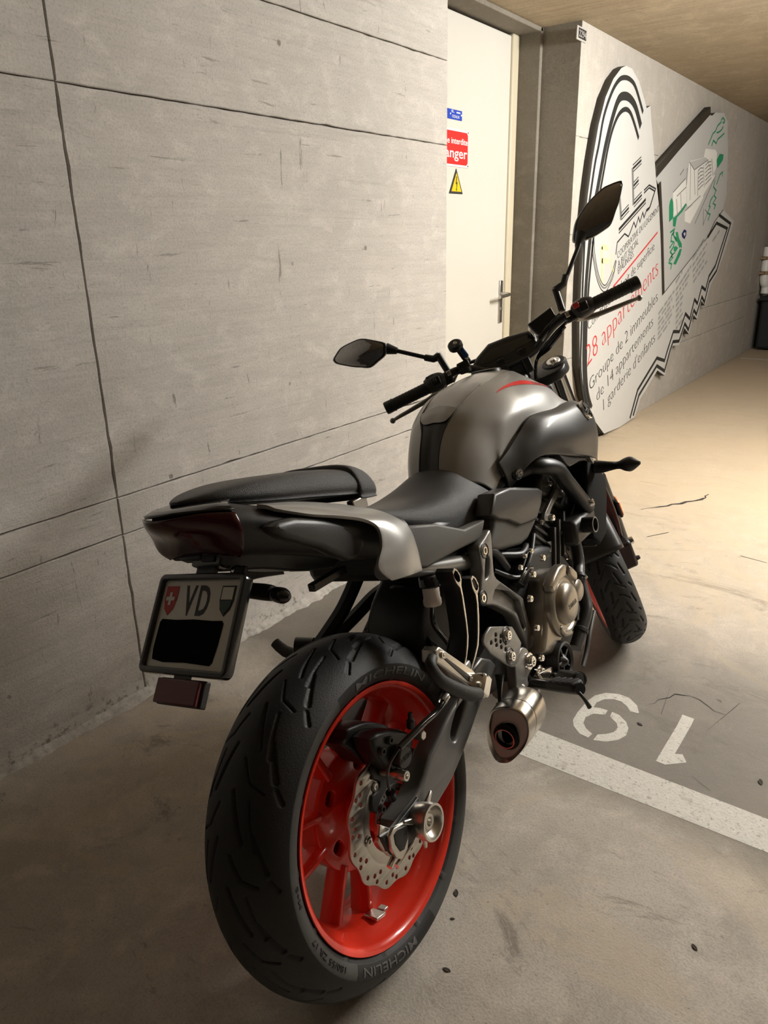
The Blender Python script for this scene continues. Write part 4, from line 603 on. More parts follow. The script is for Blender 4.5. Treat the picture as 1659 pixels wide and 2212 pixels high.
# ---- wheels -------------------------------------------------------------------------------
def tyre_profile(R, hw, rb, hb, zs):
    """(y, r) half profile from crown to bead"""
    am = math.radians(62); cr = hw/math.sin(am); P = []
    for i in range(zs):
        a = am*i/(zs-1); P.append((cr*math.sin(a), R-cr*(1-math.cos(a))))
    r1 = P[-1][1]
    for t in (.25, .5, .75, 1.0):
        r = r1+(rb-r1)*t; y = hw+.001*math.sin(pi*t)-(hw-hb)*t**2.2; P.append((y, r))
    return P, zs
def seg_dist(S, Y, a, b):
    ax, ay = a; bx, by = b; dx, dy = bx-ax, by-ay; L2 = dx*dx+dy*dy
    t = np.clip(((S-ax)*dx+(Y-ay)*dy)/L2, 0, 1); return np.hypot(S-ax-t*dx, Y-ay-t*dy), t
def make_tyre(name, R, hw, rb, hb, nth, zs, grooves, period, parent, cen, xf=None, depth=.0045):
    P, zs = tyre_profile(R, hw, rb, hb, zs)
    full = [(-y, r) for y, r in P[::-1]]+P[1:]
    nv = len(full); Yv = np.array([q[0] for q in full]); Rv = np.array([q[1] for q in full])
    # arc coordinate across the crown
    cr = hw/math.sin(math.radians(62)); lat = np.where(np.abs(Yv) <= hw, cr*np.arcsin(np.clip(Yv/cr, -1, 1)), np.sign(Yv)*9)
    th = np.linspace(0, 2*pi, nth, endpoint=False)
    S = (th*R)[:, None]+0*lat[None, :]; LT = 0*S+lat[None, :]
    dep = np.zeros_like(S)
    for side, off in ((1, 0.), (-1, period*.5)):
        s = np.mod(S-off, period)
        for a, b, w0, w1 in grooves:
            for sh in (-period, 0, period):
                d, t = seg_dist(s, LT*side, (a[0]+sh, a[1]), (b[0]+sh, b[1]))
                wv = (w0+(w1-w0)*t)/2
                dep = np.maximum(dep, np.clip((wv-d)/.0030+.6, 0, 1))
    rr = Rv[None, :]-dep*depth
    X = rr*np.cos(th)[:, None]+cen[0]; Z = rr*np.sin(th)[:, None]+cen[2]; Yf = np.broadcast_to(Yv*1.0, X.shape)
    V = np.stack([X, Yf, Z], -1).reshape(-1, 3)
    i = np.arange(nth)[:, None]; j = np.arange(nv-1)[None, :]; i2 = (i+1) % nth
    F = np.stack([i*nv+j, i*nv+j+1, i2*nv+j+1, i2*nv+j], -1).reshape(-1, 4)
    me = bpy.data.meshes.new(name)
    if xf: V = np.array([xf(v) for v in V])
    me.from_pydata(V.tolist(), [], F.tolist())
    bm = bmesh.new(); bm.from_mesh(me); bmesh.ops.recalc_face_normals(bm, faces=bm.faces); bm.to_mesh(me); bm.free()
    gm = (dep[:, :-1]+dep[:, 1:]+np.roll(dep, -1, 0)[:, :-1]+np.roll(dep, -1, 0)[:, 1:]).reshape(-1)/4
    cc = np.broadcast_to(np.abs(Yv[:-1]+Yv[1:])/2, (nth, nv-1)).reshape(-1); ra = np.broadcast_to((Rv[:-1]+Rv[1:])/2, (nth, nv-1)).reshape(-1)
    for mm in (m_rubber, m_groove, m_sidew): me.materials.append(mm)
    at_ = me.attributes.new('groove', 'FLOAT', 'POINT'); at_.data.foreach_set('value', dep.reshape(-1).astype(np.float32))
    mi = np.zeros(len(gm)); r1 = P[zs-1][1]
    mi = np.where((ra < r1-.001) & (ra > rb+.004), 2, mi)
    me.polygons.foreach_set('material_index', mi.astype(np.int32).tolist())
    return link(name, me, None, parent, angle=60), P
REAR = (0, 0, .315); FRONT = (1.40, 0, .300)
rear = lathe('rear_wheel', [(.2300, -.0795), (.2290, -.0815), (.2240, -.0800), (.2185, -.0765), (.2150, -.068), (.2125, -.055), (.2010, -.044), (.1965, -.025), (.1950, 0), (.1965, .025), (.2010, .044), (.2125, .055), (.2150, .068),
             (.2185, .0765), (.2240, .080), (.2290, .0815), (.2300, .0795), (.226, .070), (.222, .055), (.206, .035), (.203, 0), (.206, -.035), (.222, -.055), (.226, -.070), (.2300, -.0795)], REAR, (0, 1, 0), m_red, bike, seg=120)
RT, RP = make_tyre('tyre', .315, .0900, .2300, .0760, 1260, 62,
    [((0., .010), (.055, .028), .003, .006), ((.055, .028), (.075, .036), .006, .005), ((.060, .052), (.118, .074), .004, .009), ((.012, .040), (.050, .047), .0025, .0025), ((.050, .047), (.085, .056), .0025, .0065), ((.092, .016), (.128, .034), .0025, .0028), ((.128, .034), (.140, .060), .0028, .0028), ((.130, .078), (.150, .090), .004, .007)], .1414, rear, REAR)
def rim_spoke(ang, r0, r1, w0, w1, y0, d0, d1, cen, parent, mat, skew=0., xf=None):
    """one cast spoke: hexagonal section tapering outwards"""
    vs = []
    for t in (0, .33, .66, 1):
        r = r0+(r1-r0)*t; w_ = (w0+(w1-w0)*t+.006*(t > .9))/2; d = (d0+(d1-d0)*t)/2; a = ang+skew*t
        u = Vector((math.cos(a), 0, math.sin(a))); n = Vector((-math.sin(a), 0, math.cos(a)))
        for k, l in ((-1, -.45), (-.55, -1), (.55, -1), (1, -.45), (1, .45), (.55, 1), (-.55, 1), (-1, .45)):
            vs.append(Vector(cen)+u*r+n*w_*k+Vector((0, y0+d*l, 0)))
    if xf: vs = [xf(v) for v in vs]
    fs = [(i*8+k, i*8+(k+1) % 8, (i+1)*8+(k+1) % 8, (i+1)*8+k) for i in range(3) for k in range(8)]+[tuple(range(8)), tuple(range(24, 32))]
    return mesh('spoke', vs, fs, mat, parent, angle=50, bevel=.003, seg=2)
# hub drum with lightening holes
me = curve_mesh([circ(0, 0, .112, 60), circ(0, 0, .028, 24)]+[[tuple(q[:2]) for q in spline([(.078*math.cos(a)+dx*math.cos(a)-dy*math.sin(a), .078*math.sin(a)+dx*math.sin(a)+dy*math.cos(a), 0) for dx, dy in ((-.009, -.010), (.010, -.011), (.010, .011), (-.009, .010))], 4, True)] for a in [math.radians(137+72*k) for k in range(5)]], .014, .003)
place(me, lambda v: Vector((v.x, -.004-v.z, v.y+.315))); link('hub', me, m_red, rear)
lathe('hub', [(.112, .0), (.110, .035), (.085, .055), (.03, .058)], REAR, (0, 1, 0), m_red, rear, seg=60)
lathe('hub', [(.028, .05), (.034, -.02), (.036, -.075), (.028, -.082), (.016, -.082)], REAR, (0, 1, 0), m_red, rear, seg=36)
for k in range(5):
    for a, sk in ((118+72*k, -.07), (156+72*k, .07)): rim_spoke(math.radians(a), .100, .199, .024, .017, .004, .040, .046, REAR, rear, m_red, sk)
# brake disc: wavy outline, holes, inner carrier
wav = [((.1205+.0032*math.cos(12*a))*math.cos(a), (.1205+.0032*math.cos(12*a))*math.sin(a)) for a in [2*pi*i/144 for i in range(144)]]
holes = []
for k in range(12):
    for dr, da in ((.113, 0.), (.1045, .16), (.0955, .30), (.1115, .26)): holes.append(circ(dr*math.cos(2*pi*k/12+da), dr*math.sin(2*pi*k/12+da), .0040, 12))
me = curve_mesh([wav, circ(0, 0, .083, 60)]+holes, .005, .0004, 1)
place(me, lambda v: Vector((v.x, -.088-v.z, v.y+.315))); disc = link('brake_disc', me, m_disc, rear)
me = curve_mesh([circ(0, 0, .0835, 60), circ(0, 0, .064, 40)], .007, .001); place(me, lambda v: Vector((v.x, -.086-v.z, v.y+.315))); link('disc_carrier', me, m_disc, rear)
for k in range(5):
    a = math.radians(110+72*k); c = (.0745*math.cos(a), -.0905, .315+.0745*math.sin(a))
    lathe('rivet', [(.0085, 0), (.0085, .002), (.006, .0032), (.0035, .0032), (.003, .001), (0, .001)], c, (0, -1, 0), m_alu, rear, seg=16)
me = curve_mesh([circ(0, 0, .052, 48), circ(0, 0, .040, 32)]+[[(r*math.cos(a+s), r*math.sin(a+s)) for r, s in ((.0435, -.03), (.0495, -.03), (.0495, .03), (.0435, .03))] for a in [2*pi*i/40 for i in range(40)]], .003)
place(me, lambda v: Vector((v.x, -.094-v.z, v.y+.315))); link('abs_ring', me, m_alu, rear)
# balance weight on the rim barrel
a = math.radians(256)
for da, l, yy in ((-.02, .05, -.035), (.10, .025, -.036)):
    u = Vector((math.cos(a+da), 0, math.sin(a+da))); n = Vector((-u.z, 0, u.x)); F = Matrix((n, (0, 1, 0), u)).transposed()
    obox('balance_weight', Vector(REAR)+u*.1925+Vector((0, yy, 0)), (l*.55, .030 if l > .03 else .016, .006), F, m_alu, rear, bevel=.0015)
# writing round the sidewall
def wall_y(P, r):
    for (y0, r0), (y1, r1) in zip(P, P[1:]):
        if r1 <= r <= r0: return y0+(y1-y0)*(r0-r)/(r0-r1+1e-9)
    return P[-1][0]
def sidewall_text(body, a0, a1, r0, hh, mat, off=.0, nm='sidewall_lettering'):
    me = text_mesh(body, off, .0003)
    bm = bmesh.new(); bm.from_mesh(me); bmesh.ops.triangulate(bm, faces=bm.faces)
    for _ in range(2): bmesh.ops.subdivide_edges(bm, edges=[e for e in bm.edges if e.calc_length() > .12], cuts=2)
    bm.to_mesh(me); bm.free()
    xs = [v.co.x for v in me.vertices]; x0, x1 = min(xs), max(xs)
    def f(v):
        a = math.radians(a0+(a1-a0)*(v.x-x0)/(x1-x0)); r = r0+v.y*hh
        return Vector((r*math.cos(a), -(wall_y(RP, r)+.0010+v.z), .315+r*math.sin(a)))
    place(me, f); return link(nm, me, mat, rear, smooth=False)
def sidewall_patch(a0, a1, r0, r1, mat):
    n = 20; vs = []; 
    for i in range(n+1):
        a = math.radians(a0+(a1-a0)*i/n)
        for j in range(5):
            r = r0+(r1-r0)*j/4; vs.append((r*math.cos(a), -(wall_y(RP, r)+.0006), .315+r*math.sin(a)))
    mesh('sidewall_panel', vs, [(i*5+j, i*5+j+1, i*5+j+6, i*5+j+5) for i in range(n) for j in range(4)], mat, rear)
sidewall_patch(280, 226, .2385, .2615, m_swb); sidewall_patch(103, 36, .2385, .2615, m_swb)
sidewall_text('MICHELIN', 265.5, 229.5, .2430, .0195, m_let, .008); sidewall_text('MICHELIN', 92, 43, .2430, .0195, m_let, .008)
sidewall_text('180/55 ZR 17', 217.5, 192.5, .2445, .0125, m_swb, .0); sidewall_text('M+S', 178, 170, .2455, .010, m_swb, .0)

# front wheel (steered)
frontw = mesh('front_wheel', *[(lambda d: ([SV(v) for v in d[0]], d[1]))(lathe_data([(.2300, -.053), (.2290, -.055), (.2185, -.051), (.2140, -.040), (.2010, -.028), (.1960, 0), (.2010, .028), (.2140, .040), (.2185, .051), (.2290, .055), (.2300, .053), (.222, .040), (.206, .02), (.206, -.02), (.222, -.040), (.2300, -.053)], FRONT, (0, 1, 0), 96))[i] for i in (0, 1)], m_red, bike)
FT, FP = make_tyre('tyre', .300, .0600, .2300, .0500, 640, 36,
    [((0., .004), (.012, .018), .002, .002), ((.012, .018), (.030, .030), .002, .0022), ((.038, .014), (.075, .022), .0045, .0055), ((.020, .040), (.055, .046), .004, .006), ((.066, .004), (.080, .016), .002, .002), ((.080, .016), (.095, .030), .002, .002), ((.090, .046), (.104, .054), .004, .005)], .1045, frontw, FRONT, SV)
for k in range(10): rim_spoke(math.radians(18+36*k), .045, .199, .026, .019, 0, .036, .036, FRONT, frontw, m_red, .06*(-1)**k, SV)
def SL(name, prof, org, d, mat, parent, seg=32, **k):
    vs, fs = lathe_data(prof, org, d, seg); return mesh(name, [SV(v) for v in vs], fs, mat, parent, **k)
SL('hub', [(.018, -.06), (.03, -.058), (.046, -.03), (.05, 0), (.046, .03), (.03, .058), (.018, .06)], FRONT, (0, 1, 0), m_red, frontw)
for s in (-1, 1):
    me = curve_mesh([[((.141+.003*math.cos(10*a))*math.cos(a), (.141+.003*math.cos(10*a))*math.sin(a)) for a in [2*pi*i/100 for i in range(100)]], circ(0, 0, .105, 48)], .005)
    place(me, lambda v: SV((v.x+1.40, s*.068-v.z, v.y+.30))); link('brake_disc', me, m_disc, frontw)
    SL('disc_carrier', [(.106, 0), (.09, .008*s), (.05, .012*s)], (1.40, s*.066, .30), (0, -1, 0), m_blk, frontw)
def bt(k): return [tuple(q) for q in BD[k][1]]
def by(k): return BD[k][0]
HL = [[(.30, .09, .675), (.28, .10, .649), (.259, .11, .623), (.235, .125, .593), (.19, .15, .553), (.175, .165, .538)], [(.41, .09, .615), (.392, .1, .597), (.336, .11, .589), (.287, .13, .566), (.219, .155, .539), (.185, .165, .533)], [(.158, .19, .528), (.154, .23, .540), (.155, .255, .559)]]
HGL = [(.372, .483), (.403, .501), (.492, .463), (.513, .419), (.46, .38), (.38, .43)]
HGH = [(.406, .485), (.418, .476), (.432, .467), (.400, .476), (.414, .466)]
# ---- swingarm, hanger plates, rear brake ----------------------------------------------------
def mirrored(loops_y): return -loops_y
swing = side_plate('swingarm', [bt('swing'), bt('slot')], -.142, .045, m_swing, bike, bevel=.008, rnd=2, res=3)
side_plate('swingarm_brace', [[(.03, .315), (.10, .345), (.22, .40), (.36, .43), (.46, .43), (.46, .36), (.36, .35), (.2, .315), (.08, .285), (.0, .29)]], .150, .05, m_swing, swing, bevel=.008, rnd=2)
tube('swingarm_pivot', [(.50, -.15, .40), (.50, .15, .40)], .045, m_eng, swing, n=1)
ring_loft('swingarm_bridge', [[(.30, y, .43), (.40, y, .46), (.46, y, .42), (.42, y, .36), (.33, y, .37)] for y in (-.12, 0, .13)], m_eng, swing, n=1, m=4)
side_plate('axle_adjuster', [[(-.100, .352), (-.068, .342), (-.030, .345), (.015, .348), (.022, .300), (-.022, .288), (-.060, .296), (-.092, .318)]], -.146, .012, m_blk, bike, bevel=.003, res=2)
ap = side_plate('axle_plate', [bt('axle_rear')], -.140, .008, m_alu, bike, bevel=.002)
side_plate('adjuster_plate', [[(-.072, .350), (-.088, .345), (-.090, .322), (-.083, .300), (-.072, .290), (-.052, .296), (-.043, .312), (-.038, .338)]], -.153, .008, m_alu, ap, bevel=.0015)
side_plate('adjuster_inset', [[(-.066, .343), (-.078, .341), (-.080, .325), (-.073, .306), (-.062, .302), (-.046, .312), (-.040, .333)]], -.1542, .004, m_blk, ap, bevel=.001)
tube('adjuster_bolt', [(-.068, -.139, .296), (-.092, -.139, .287)], .0055, m_chr, ap, n=1); tube('adjuster_bolt', [(-.02, -.14, .284), (-.075, -.14, .276)], .0045, m_alu, ap, n=1)
ax = lathe('axle_slider', [(.020, -.02), (.029, 0), (.031, .014), (.0325, .030), (.0315, .033), (.0275, .033), (.0255, .026), (.019, .020), (.016, .020), (.013, .024), (.008, .024), (.007, .016), (0, .016)], (0, -.146, .315), (0, -1, 0), m_alu, bike, seg=40)
for a in (150, 265, 30):
    a = math.radians(a); u = Vector((math.cos(a), 0, math.sin(a))); n = Vector((-u.z, 0, u.x)); F = Matrix((n, (0, 1, 0), u)).transposed()
    obox('slider_wing', Vector((0, -.152, .315))+u*.036, (.014, .010, .034), F, m_alu, ax, bevel=.002, taper=.45)
cal = side_plate('brake_caliper', [bt('cal_body')], -.078, .050, m_blk, bike, bevel=.006, rnd=2)
side_plate('caliper_bracket', [bt('cal_low')], -.095, .014, m_eng, cal, bevel=.003, rnd=2)
side_plate('caliper_housing', [[(-.040, .490), (.010, .478), (.060, .445), (.070, .418), (.030, .398), (-.010, .410), (-.030, .440)]], -.122, .045, m_blk, cal, bevel=.008, rnd=2)
cap = lathe('piston_cap', [(0, .010), (.017, .010), (.0195, .008), (.0195, -.02)], (BD['cal_cap'][1][0][0], -.130, BD['cal_cap'][1][0][1]), (0, -1, 0), m_eng, cal, seg=28)
me = text_mesh('NISSIN', 0, .0004); xs = [v.co.x for v in me.vertices]; cx, cz = BD['cal_cap'][1][0]
place(me, lambda v: Vector((cx-.014+(v.x-min(xs))*.028/(max(xs)-min(xs)), -.1404-v.z, cz-.004+v.y*.011))); link('lettering', me, m_swb, cal, smooth=False)
(p0, p1) = BD['cal_pin'][1]
lathe('guide_pin', [(0, .030), (.004, .030), (.005, .034), (.0085, .034), (.0095, .031), (.0095, .008), (.007, .006), (.007, -.02)], (p0[0], -.118, p0[1]), (0, -1, 0), m_alu, cal, seg=20)
for (x, z) in BD['cal_b'][1]: bolt((x, -.124, z), (0, -1, 0), .007, cal, m_eng)
bx = BD['cal_bleed'][0]
lathe('bleed_nipple', [(0, .030), (.004, .030), (.005, .024), (.0045, .018), (.008, .014), (.008, 0)], (bx[0], bx[1], bx[2]-.01), (0, -.2, 1), m_eng, cal, seg=14)
lathe('banjo_bolt', [(0, .018), (.008, .018), (.0095, .015), (.0095, 0)], (.078, -.122, .430), (0, -1, 0), m_alu, cal, seg=6)
hose = tube('brake_hose', BD['bhose'][:8], .0058, m_gloss, bike, n=6)
tube('sensor_wire', BD['bhose'][7:], .0028, m_gloss, hose, n=6); lathe('hose_clip', [(.0075, -.009), (.0082, -.005), (.0075, .009)], BD['bhose'][3], (1, .0, .2), m_alu, hose, seg=14)
tube('sensor_plug', [BD['bhose'][-1], (-.024, -.122, .368)], .0085, m_blk, hose, n=1)
# hugger over the rear tyre
def hugger_grid():
    G = []
    for a in (8, 18, 28, 37, 45):
        a = math.radians(a); row = []
        for y, dr in ((-.105, -.05), (-.10, -.018), (-.07, .008), (0, .020), (.07, .008), (.10, -.018), (.105, -.05)):
            r = .322+dr; row.append((r*math.cos(a), y, .315+r*math.sin(a)))
        G.append(row)
    return G
patch('rear_hugger', [[(q[0]+.006, q[1], q[2]+.004) for q in r] for r in hugger_grid()], m_black, bike, solid=.004)
# passenger peg hangers: two curved arms with an eye on top, one per side
def hanger(side):
    s = side; g = lambda v: Vector((v.x, v.y*s, v.z))
    h = side_plate('peg_hanger', [bt('bar1'), bt('bar1h')], -.205, .036, m_blk, bike, bevel=.0012, f=g, res=1)
    side_plate('hanger_arm', [bt('bar2'), bt('bar2h')], -.205, .036, m_blk, h, bevel=.0012, f=g, res=1)
    if s > 0:
        for k in ('bar1', 'bar2'):      # bright machined outer edges
            q = bt(k); side_plate('machined_edge', [q, bt(k+'h')], -.2066, .0016, m_alu, h, bevel=.0002, f=g)
    mesh('hanger_foot', [g(Vector(v)) for v in boxv((.148, -.205, .505), (.182, -.172, .532))], BOXF, m_frame, h, bevel=.005)
    return h
hR = hanger(1)
hl = tube('peg_hanger', HL[0], .0155, m_blk, bike, n=5, seg=8, flat=1.1); tube('hanger_arm', HL[1], .0145, m_blk, hl, n=5, seg=8, flat=1.1)
tube('peg_knuckle', [(.175, .165, .545), (.160, .20, .552)], .018, m_blk, hl, n=1); tube('peg_rubber', HL[2], [.013, .0125, .011], m_rubber, hl, n=2)
# folded passenger footpeg on the right
fp = side_plate('passenger_footpeg', [[(.066, .604), (.078, .606), (.165, .520), (.178, .500), (.168, .484), (.148, .494), (.060, .586)]], -.216, .030, m_alu, bike, bevel=.003, rnd=0)
side_plate('peg_groove', [[(.082, .582), (.090, .580), (.150, .516), (.148, .508), (.140, .510)]], -.2175, .004, m_eng, fp, bevel=.001)
for x, z in ((.080, .590), (.148, .512)): bolt((x, -.217, z), (0, -1, 0), .006, fp, m_alu, .003)
obox('peg_knuckle', (.170, -.223, .487), (.026, .040, .030), frame_dir((.7, 0, -.7)), m_chr, fp, bevel=.005)
tube('peg_rubber', [(.052, -.216, .598), (.034, -.222, .592), (.046, -.226, .562), (.085, -.228, .524), (.125, -.228, .494), (.150, -.226, .482)], [.009, .010, .011, .012, .013, .011], m_rubber, fp, n=5)
# rear brake fluid reservoir
rt_, rb_ = Vector(BD['resv_t'][0]), Vector(BD['resv_b'][0]); ud = (rt_-rb_).normalized()
rs = lathe('fluid_reservoir', [(0, 0), (.0155, 0), (.0175, .004), (.0175, .012), (.0160, .016), (.0162, .034), (.0165, .040)], rb_, ud, m_res, bike, seg=28)
rib = []
for k in range(40): rib.append(.0205 if k % 2 else .0195)
lathe('reservoir_cap', [(.0185, .036), (.0205, .038), (.0205, .054), (.019, .057), (.008, .0575), (.007, .0565), (0, .0565)], rb_, ud, m_gloss, rs, seg=24)
tube('reservoir_hose', [(rb_.x, rb_.y, rb_.z), (rb_.x+.005, -.12, rb_.z-.04), (rb_.x+.05, -.11, rb_.z-.10), (.27, -.12, .48)], .006, m_gloss, rs, n=5)
# shock and dark linkage behind the hanger
sh = tube('rear_shock', [(.30, 0, .60), (.46, 0, .66)], .030, m_engd, bike, n=1)
vs, fs = tube_data([(.29+.012*i/6, .034*math.cos(i), .597+.034*math.sin(i)*1.0+.04*i/60) for i in range(60)], .006, 2, 8); mesh('spring', vs, fs, m_blk, sh)
side_plate('inner_mudguard', [[(.215, .50), (.225, .570), (.262, .610), (.335, .66), (.33, .74), (.42, .74), (.42, .45), (.30, .45)]], -.085, .15, m_black, bike, bevel=.02)
box('battery_tray', (.15, -.11, .69), (.42, .11, .76), m_black, bike, bevel=.02)
# ---- frame bracket, heel guard, peg carrier -------------------------------------------------
fb = side_plate('frame_bracket', [bt('bracket'), bt('br_slot'), bt('br_rec')], -.163, .030, m_frame, bike, bevel=.005, rnd=2, res=3)
side_plate('bracket_recess', [bt('br_rec')], -.150, .014, m_frame, fb, bevel=.001)
for k in range(2):
    x, z = BD['br_bolt%d' % k][1][0]
    lathe('bolt_well', [(.0165, 0), (.0150, .001), (.0135, -.008), (0, -.008)], (x+.004, -.1635, z), (0, -1, 0), m_engd, fb, seg=20); bolt((x+.004, -.158, z), (0, -1, 0), .0095, fb)
x, z = BD['pivot'][1][0]
pc = lathe('pivot_cap', [(.034, -.01), (.034, .004), (.032, .008), (.028, .008), (.026, .004), (.022, .004), (.021, .009), (0, .010)], (x, -.163, z), (0, -1, 0), m_frame, fb, seg=36)
hg = side_plate('heel_guard', [bt('heel')]+[circ(x, z, .0048, 10) for x, z in bt('heelh')], -.196, .006, m_frame, bike, bevel=.0015, rnd=0)
for x, z in bt('heelb'):
    lathe('bolt_well', [(.018, 0), (.0165, .0012), (.014, -.003), (0, -.003)], (x, -.1965, z), (0, -1, 0), m_eng, hg, seg=20); bolt((x, -.196, z), (0, -1, 0), .0105, hg)
pb_ = side_plate('footpeg_bracket', [bt('pegbr')], -.186, .022, m_frame, bike, bevel=.004, rnd=2)
for (x, z), r in zip(bt('pegbrb'), (.0125, .0105)):
    lathe('washer', [(.0, .003), (r*1.45, .003), (r*1.5, 0)], (x, -.186, z), (0, -1, 0), m_chr, pb_, seg=20); bolt((x, -.188, z), (0, -1, 0), r, pb_)
lathe('rivet', [(0, .006), (.006, .005), (.010, 0)], (.382, -.186, .366), (0, -1, 0), m_frame, pb_, seg=16)
hl2 = side_plate('heel_guard', [HGL]+[circ(x, z, .0048, 10) for x, z in HGH], .200, .006, m_black, bike, bevel=.0015)
fpg = mesh('rider_footpeg', *(lambda P: tube_data(P, [.010, .012, .013, .012], 4, 12))([(.415, -.19, .362), (.404, -.235, .366), (.378, -.285, .379), (.354, -.325, .391)]), m_blk, bike)
d = (Vector((.354, -.325, .391))-Vector((.401, -.235, .366))).normalized(); F = frame_dir(d)
obox('peg_rubber', Vector((.378, -.282, .384)), (.030, .020, .088), F, m_rubber, fpg, bevel=.005)
for k in range(4): obox('peg_rib', Vector((.378, -.282, .384))+d*(-.030+.020*k)+Vector((0, 0, .010)), (.024, .004, .012), F, m_rubber, fpg, bevel=.001)
tube('feeler', [(.352, -.320, .386), (.349, -.331, .374), (.356, -.336, .352)], [.0040, .0034, .0048], m_eng, fpg, n=3)
bp_ = tube('brake_pedal', BD['pedal'], [.010, .010, .012, .013], m_gloss, bike, n=4); tube('pedal_pad', BD['pedal'][2:], .0165, m_rubber, bp_, n=1)
lathe('pedal_tip', [(.0165, -.002), (.014, .003), (.006, .004), (0, .004)], BD['pedal'][3], (-.3, -.9, .2), m_blk, bp_, seg=16)
sw = tube('brake_switch', [(.318, -.176, .430), (.306, -.176, .402), (.295, -.176, .375)], [.010, .005, .004], m_blk, bike, n=3)
tube('clevis', [(.296, -.176, .380), (.290, -.178, .360), (.288, -.178, .345)], [.008, .009, .006], m_alu, sw, n=3)
m_cap = M('end_cap_steel', (.46, .45, .42), .5, .35, noise=(40, .06))
m_void = M('dull_black', (.006, .006, .006), .8, spec=.12)
# ---- exhaust ---------------------------------------------------------------------------------
MU = [(-.175, .381), (-.204, .391), (-.234, .387), (-.248, .367), (-.247, .339), (-.230, .306), (-.198, .273), (-.177, .263), (-.158, .267), (-.149, .298), (-.153, .331), (-.163, .361)]
cy, cz = -.197, .328
def mring(x, k, dy=0, dz=0): return [(x, cy+dy+(y-cy)*k, cz+dz+(z-cz)*k) for y, z in MU]
mf = ring_loft('muffler', [mring(.268, .86), mring(.262, .97), mring(.270, 1.0), mring(.292, 1.02), mring(.296, 1.0), mring(.300, 1.02), mring(.345, 1.03, .004, -.004), mring(.370, .92, .010, -.010), mring(.40, .55, .02, -.016), mring(.50, .34, .05, -.03)], m_exh, bike, n=3, m=4, caps=False)
ring_loft('end_cap', [mring(.269, .87), mring(.2685, .70), mring(.2690, .50), mring(.272, .36)], m_cap, mf, n=3, m=4, caps=False)
lathe('outlet', [(.0275, -.004), (.027, .001), (.0225, .001), (.0205, .006), (.0195, .006), (.0185, -.06), (0, -.06)], (.266, -.192, .322), (-1, 0, 0), m_exd, mf, seg=32)
lathe('outlet_ring', [(.0207, .004), (.0207, .0075), (.0190, .0075), (.0190, .004), (.0207, .004)], (.266, -.192, .322), (-1, 0, 0), m_alu, mf, seg=32)
tube('header_pipe', [(.52, -.14, .33), (.58, -.13, .30), (.70, -.08, .22), (.90, -.07, .25), (.96, -.06, .38), (.90, -.05, .50)], .024, m_exh, mf, n=5)
tube('header_pipe', [(.52, -.05, .28), (.70, .03, .22), (.90, .06, .25), (.96, .06, .38), (.90, .05, .50)], .024, m_exh, mf, n=5)
side_plate('exhaust_shield', [[(.44, .372), (.52, .352), (.555, .330), (.545, .318), (.50, .325), (.455, .345)]], -.20, .012, m_exh, mf, bevel=.002)
# ---- engine ------------------------------------------------------------------------------------
eng = side_plate('engine', [[(.47, .33), (.60, .26), (.80, .27), (.86, .36), (.84, .46), (.76, .56), (.60, .60), (.49, .55)]], -.150, .30, m_engd, bike, bevel=.02, res=3)
cylm = Matrix.Rotation(math.radians(35), 3, 'Y')
obox('cylinder', (.775, 0, .590), (.19, .27, .13), cylm, m_eng, eng, bevel=.012)
for k in range(4): obox('cooling_fin', Vector((.752, 0, .562))+cylm @ Vector((0, 0, -.01+.020*k)), (.205, .285, .007), cylm, m_eng, eng, bevel=.002)
obox('cylinder_head', (.835, 0, .675), (.20, .285, .09), cylm, m_eng, eng, bevel=.012)
obox('head_cover', (.865, 0, .725), (.17, .25, .06), cylm, m_engd, eng, bevel=.015)
for dx, dz in ((-.055, .03), (.0, .06), (.03, .10)): bolt((.76+dx, -.145, .60+dz), (0, -1, 0), .007, eng)
for k in range(3): side_plate('cylinder_rib', [[(.70+.035*k, .50+.010*k), (.712+.035*k, .505+.010*k), (.757+.035*k, .600+.01*k), (.745+.035*k, .603+.01*k)]], -.158, .02, m_eng, eng, bevel=.004)
cc = side_plate('clutch_cover', [bt('cover')], -.198, .06, m_bronze, bike, bevel=.012, rnd=2, res=3)
CC = (.612, -.198, .462)
lathe('clutch_ring', [(.078, -.004), (.077, .006), (.071, .012), (.062, .014), (.058, .010), (.050, .010), (.046, .020), (.040, .026), (.020, .029), (0, .029)], CC, (0, -1, 0), m_bronze, cc, seg=56)
side_plate('cover_rib', [[(.545, .530), (.600, .552), (.640, .545), (.628, .520), (.585, .522), (.556, .508)]], -.216, .025, m_bronze, cc, bevel=.006, rnd=2)
side_plate('cover_rib', [[(.650, .540), (.690, .508), (.680, .490), (.650, .512)]], -.218, .03, m_bronze, cc, bevel=.006, rnd=2)
side_plate('cover_rib', [[(.555, .420), (.575, .395), (.612, .384), (.612, .396), (.582, .405), (.566, .428)]], -.214, .02, m_bronze, cc, bevel=.005, rnd=2)
side_plate('cover_slot', [[(.640, .405), (.655, .402), (.668, .435), (.660, .440)]], -.2165, .010, m_engd, cc, bevel=.002)
x, z = BD['wpump'][1][0]; lathe('timing_cap', [(0, .010), (.020, .010), (.026, .006), (.027, -.03)], (x, -.205, z), (0, -1, 0), m_bronze, cc, seg=28)
side_plate('gap', [[(x-.030, z+.03), (x-.022, z+.034), (x-.014, z-.03), (x-.022, z-.034)]], -.2035, .012, m_engd, cc, bevel=.001)
me = text_mesh('YAMAHA', .012, .0005); xs = [v.co.x for v in me.vertices]
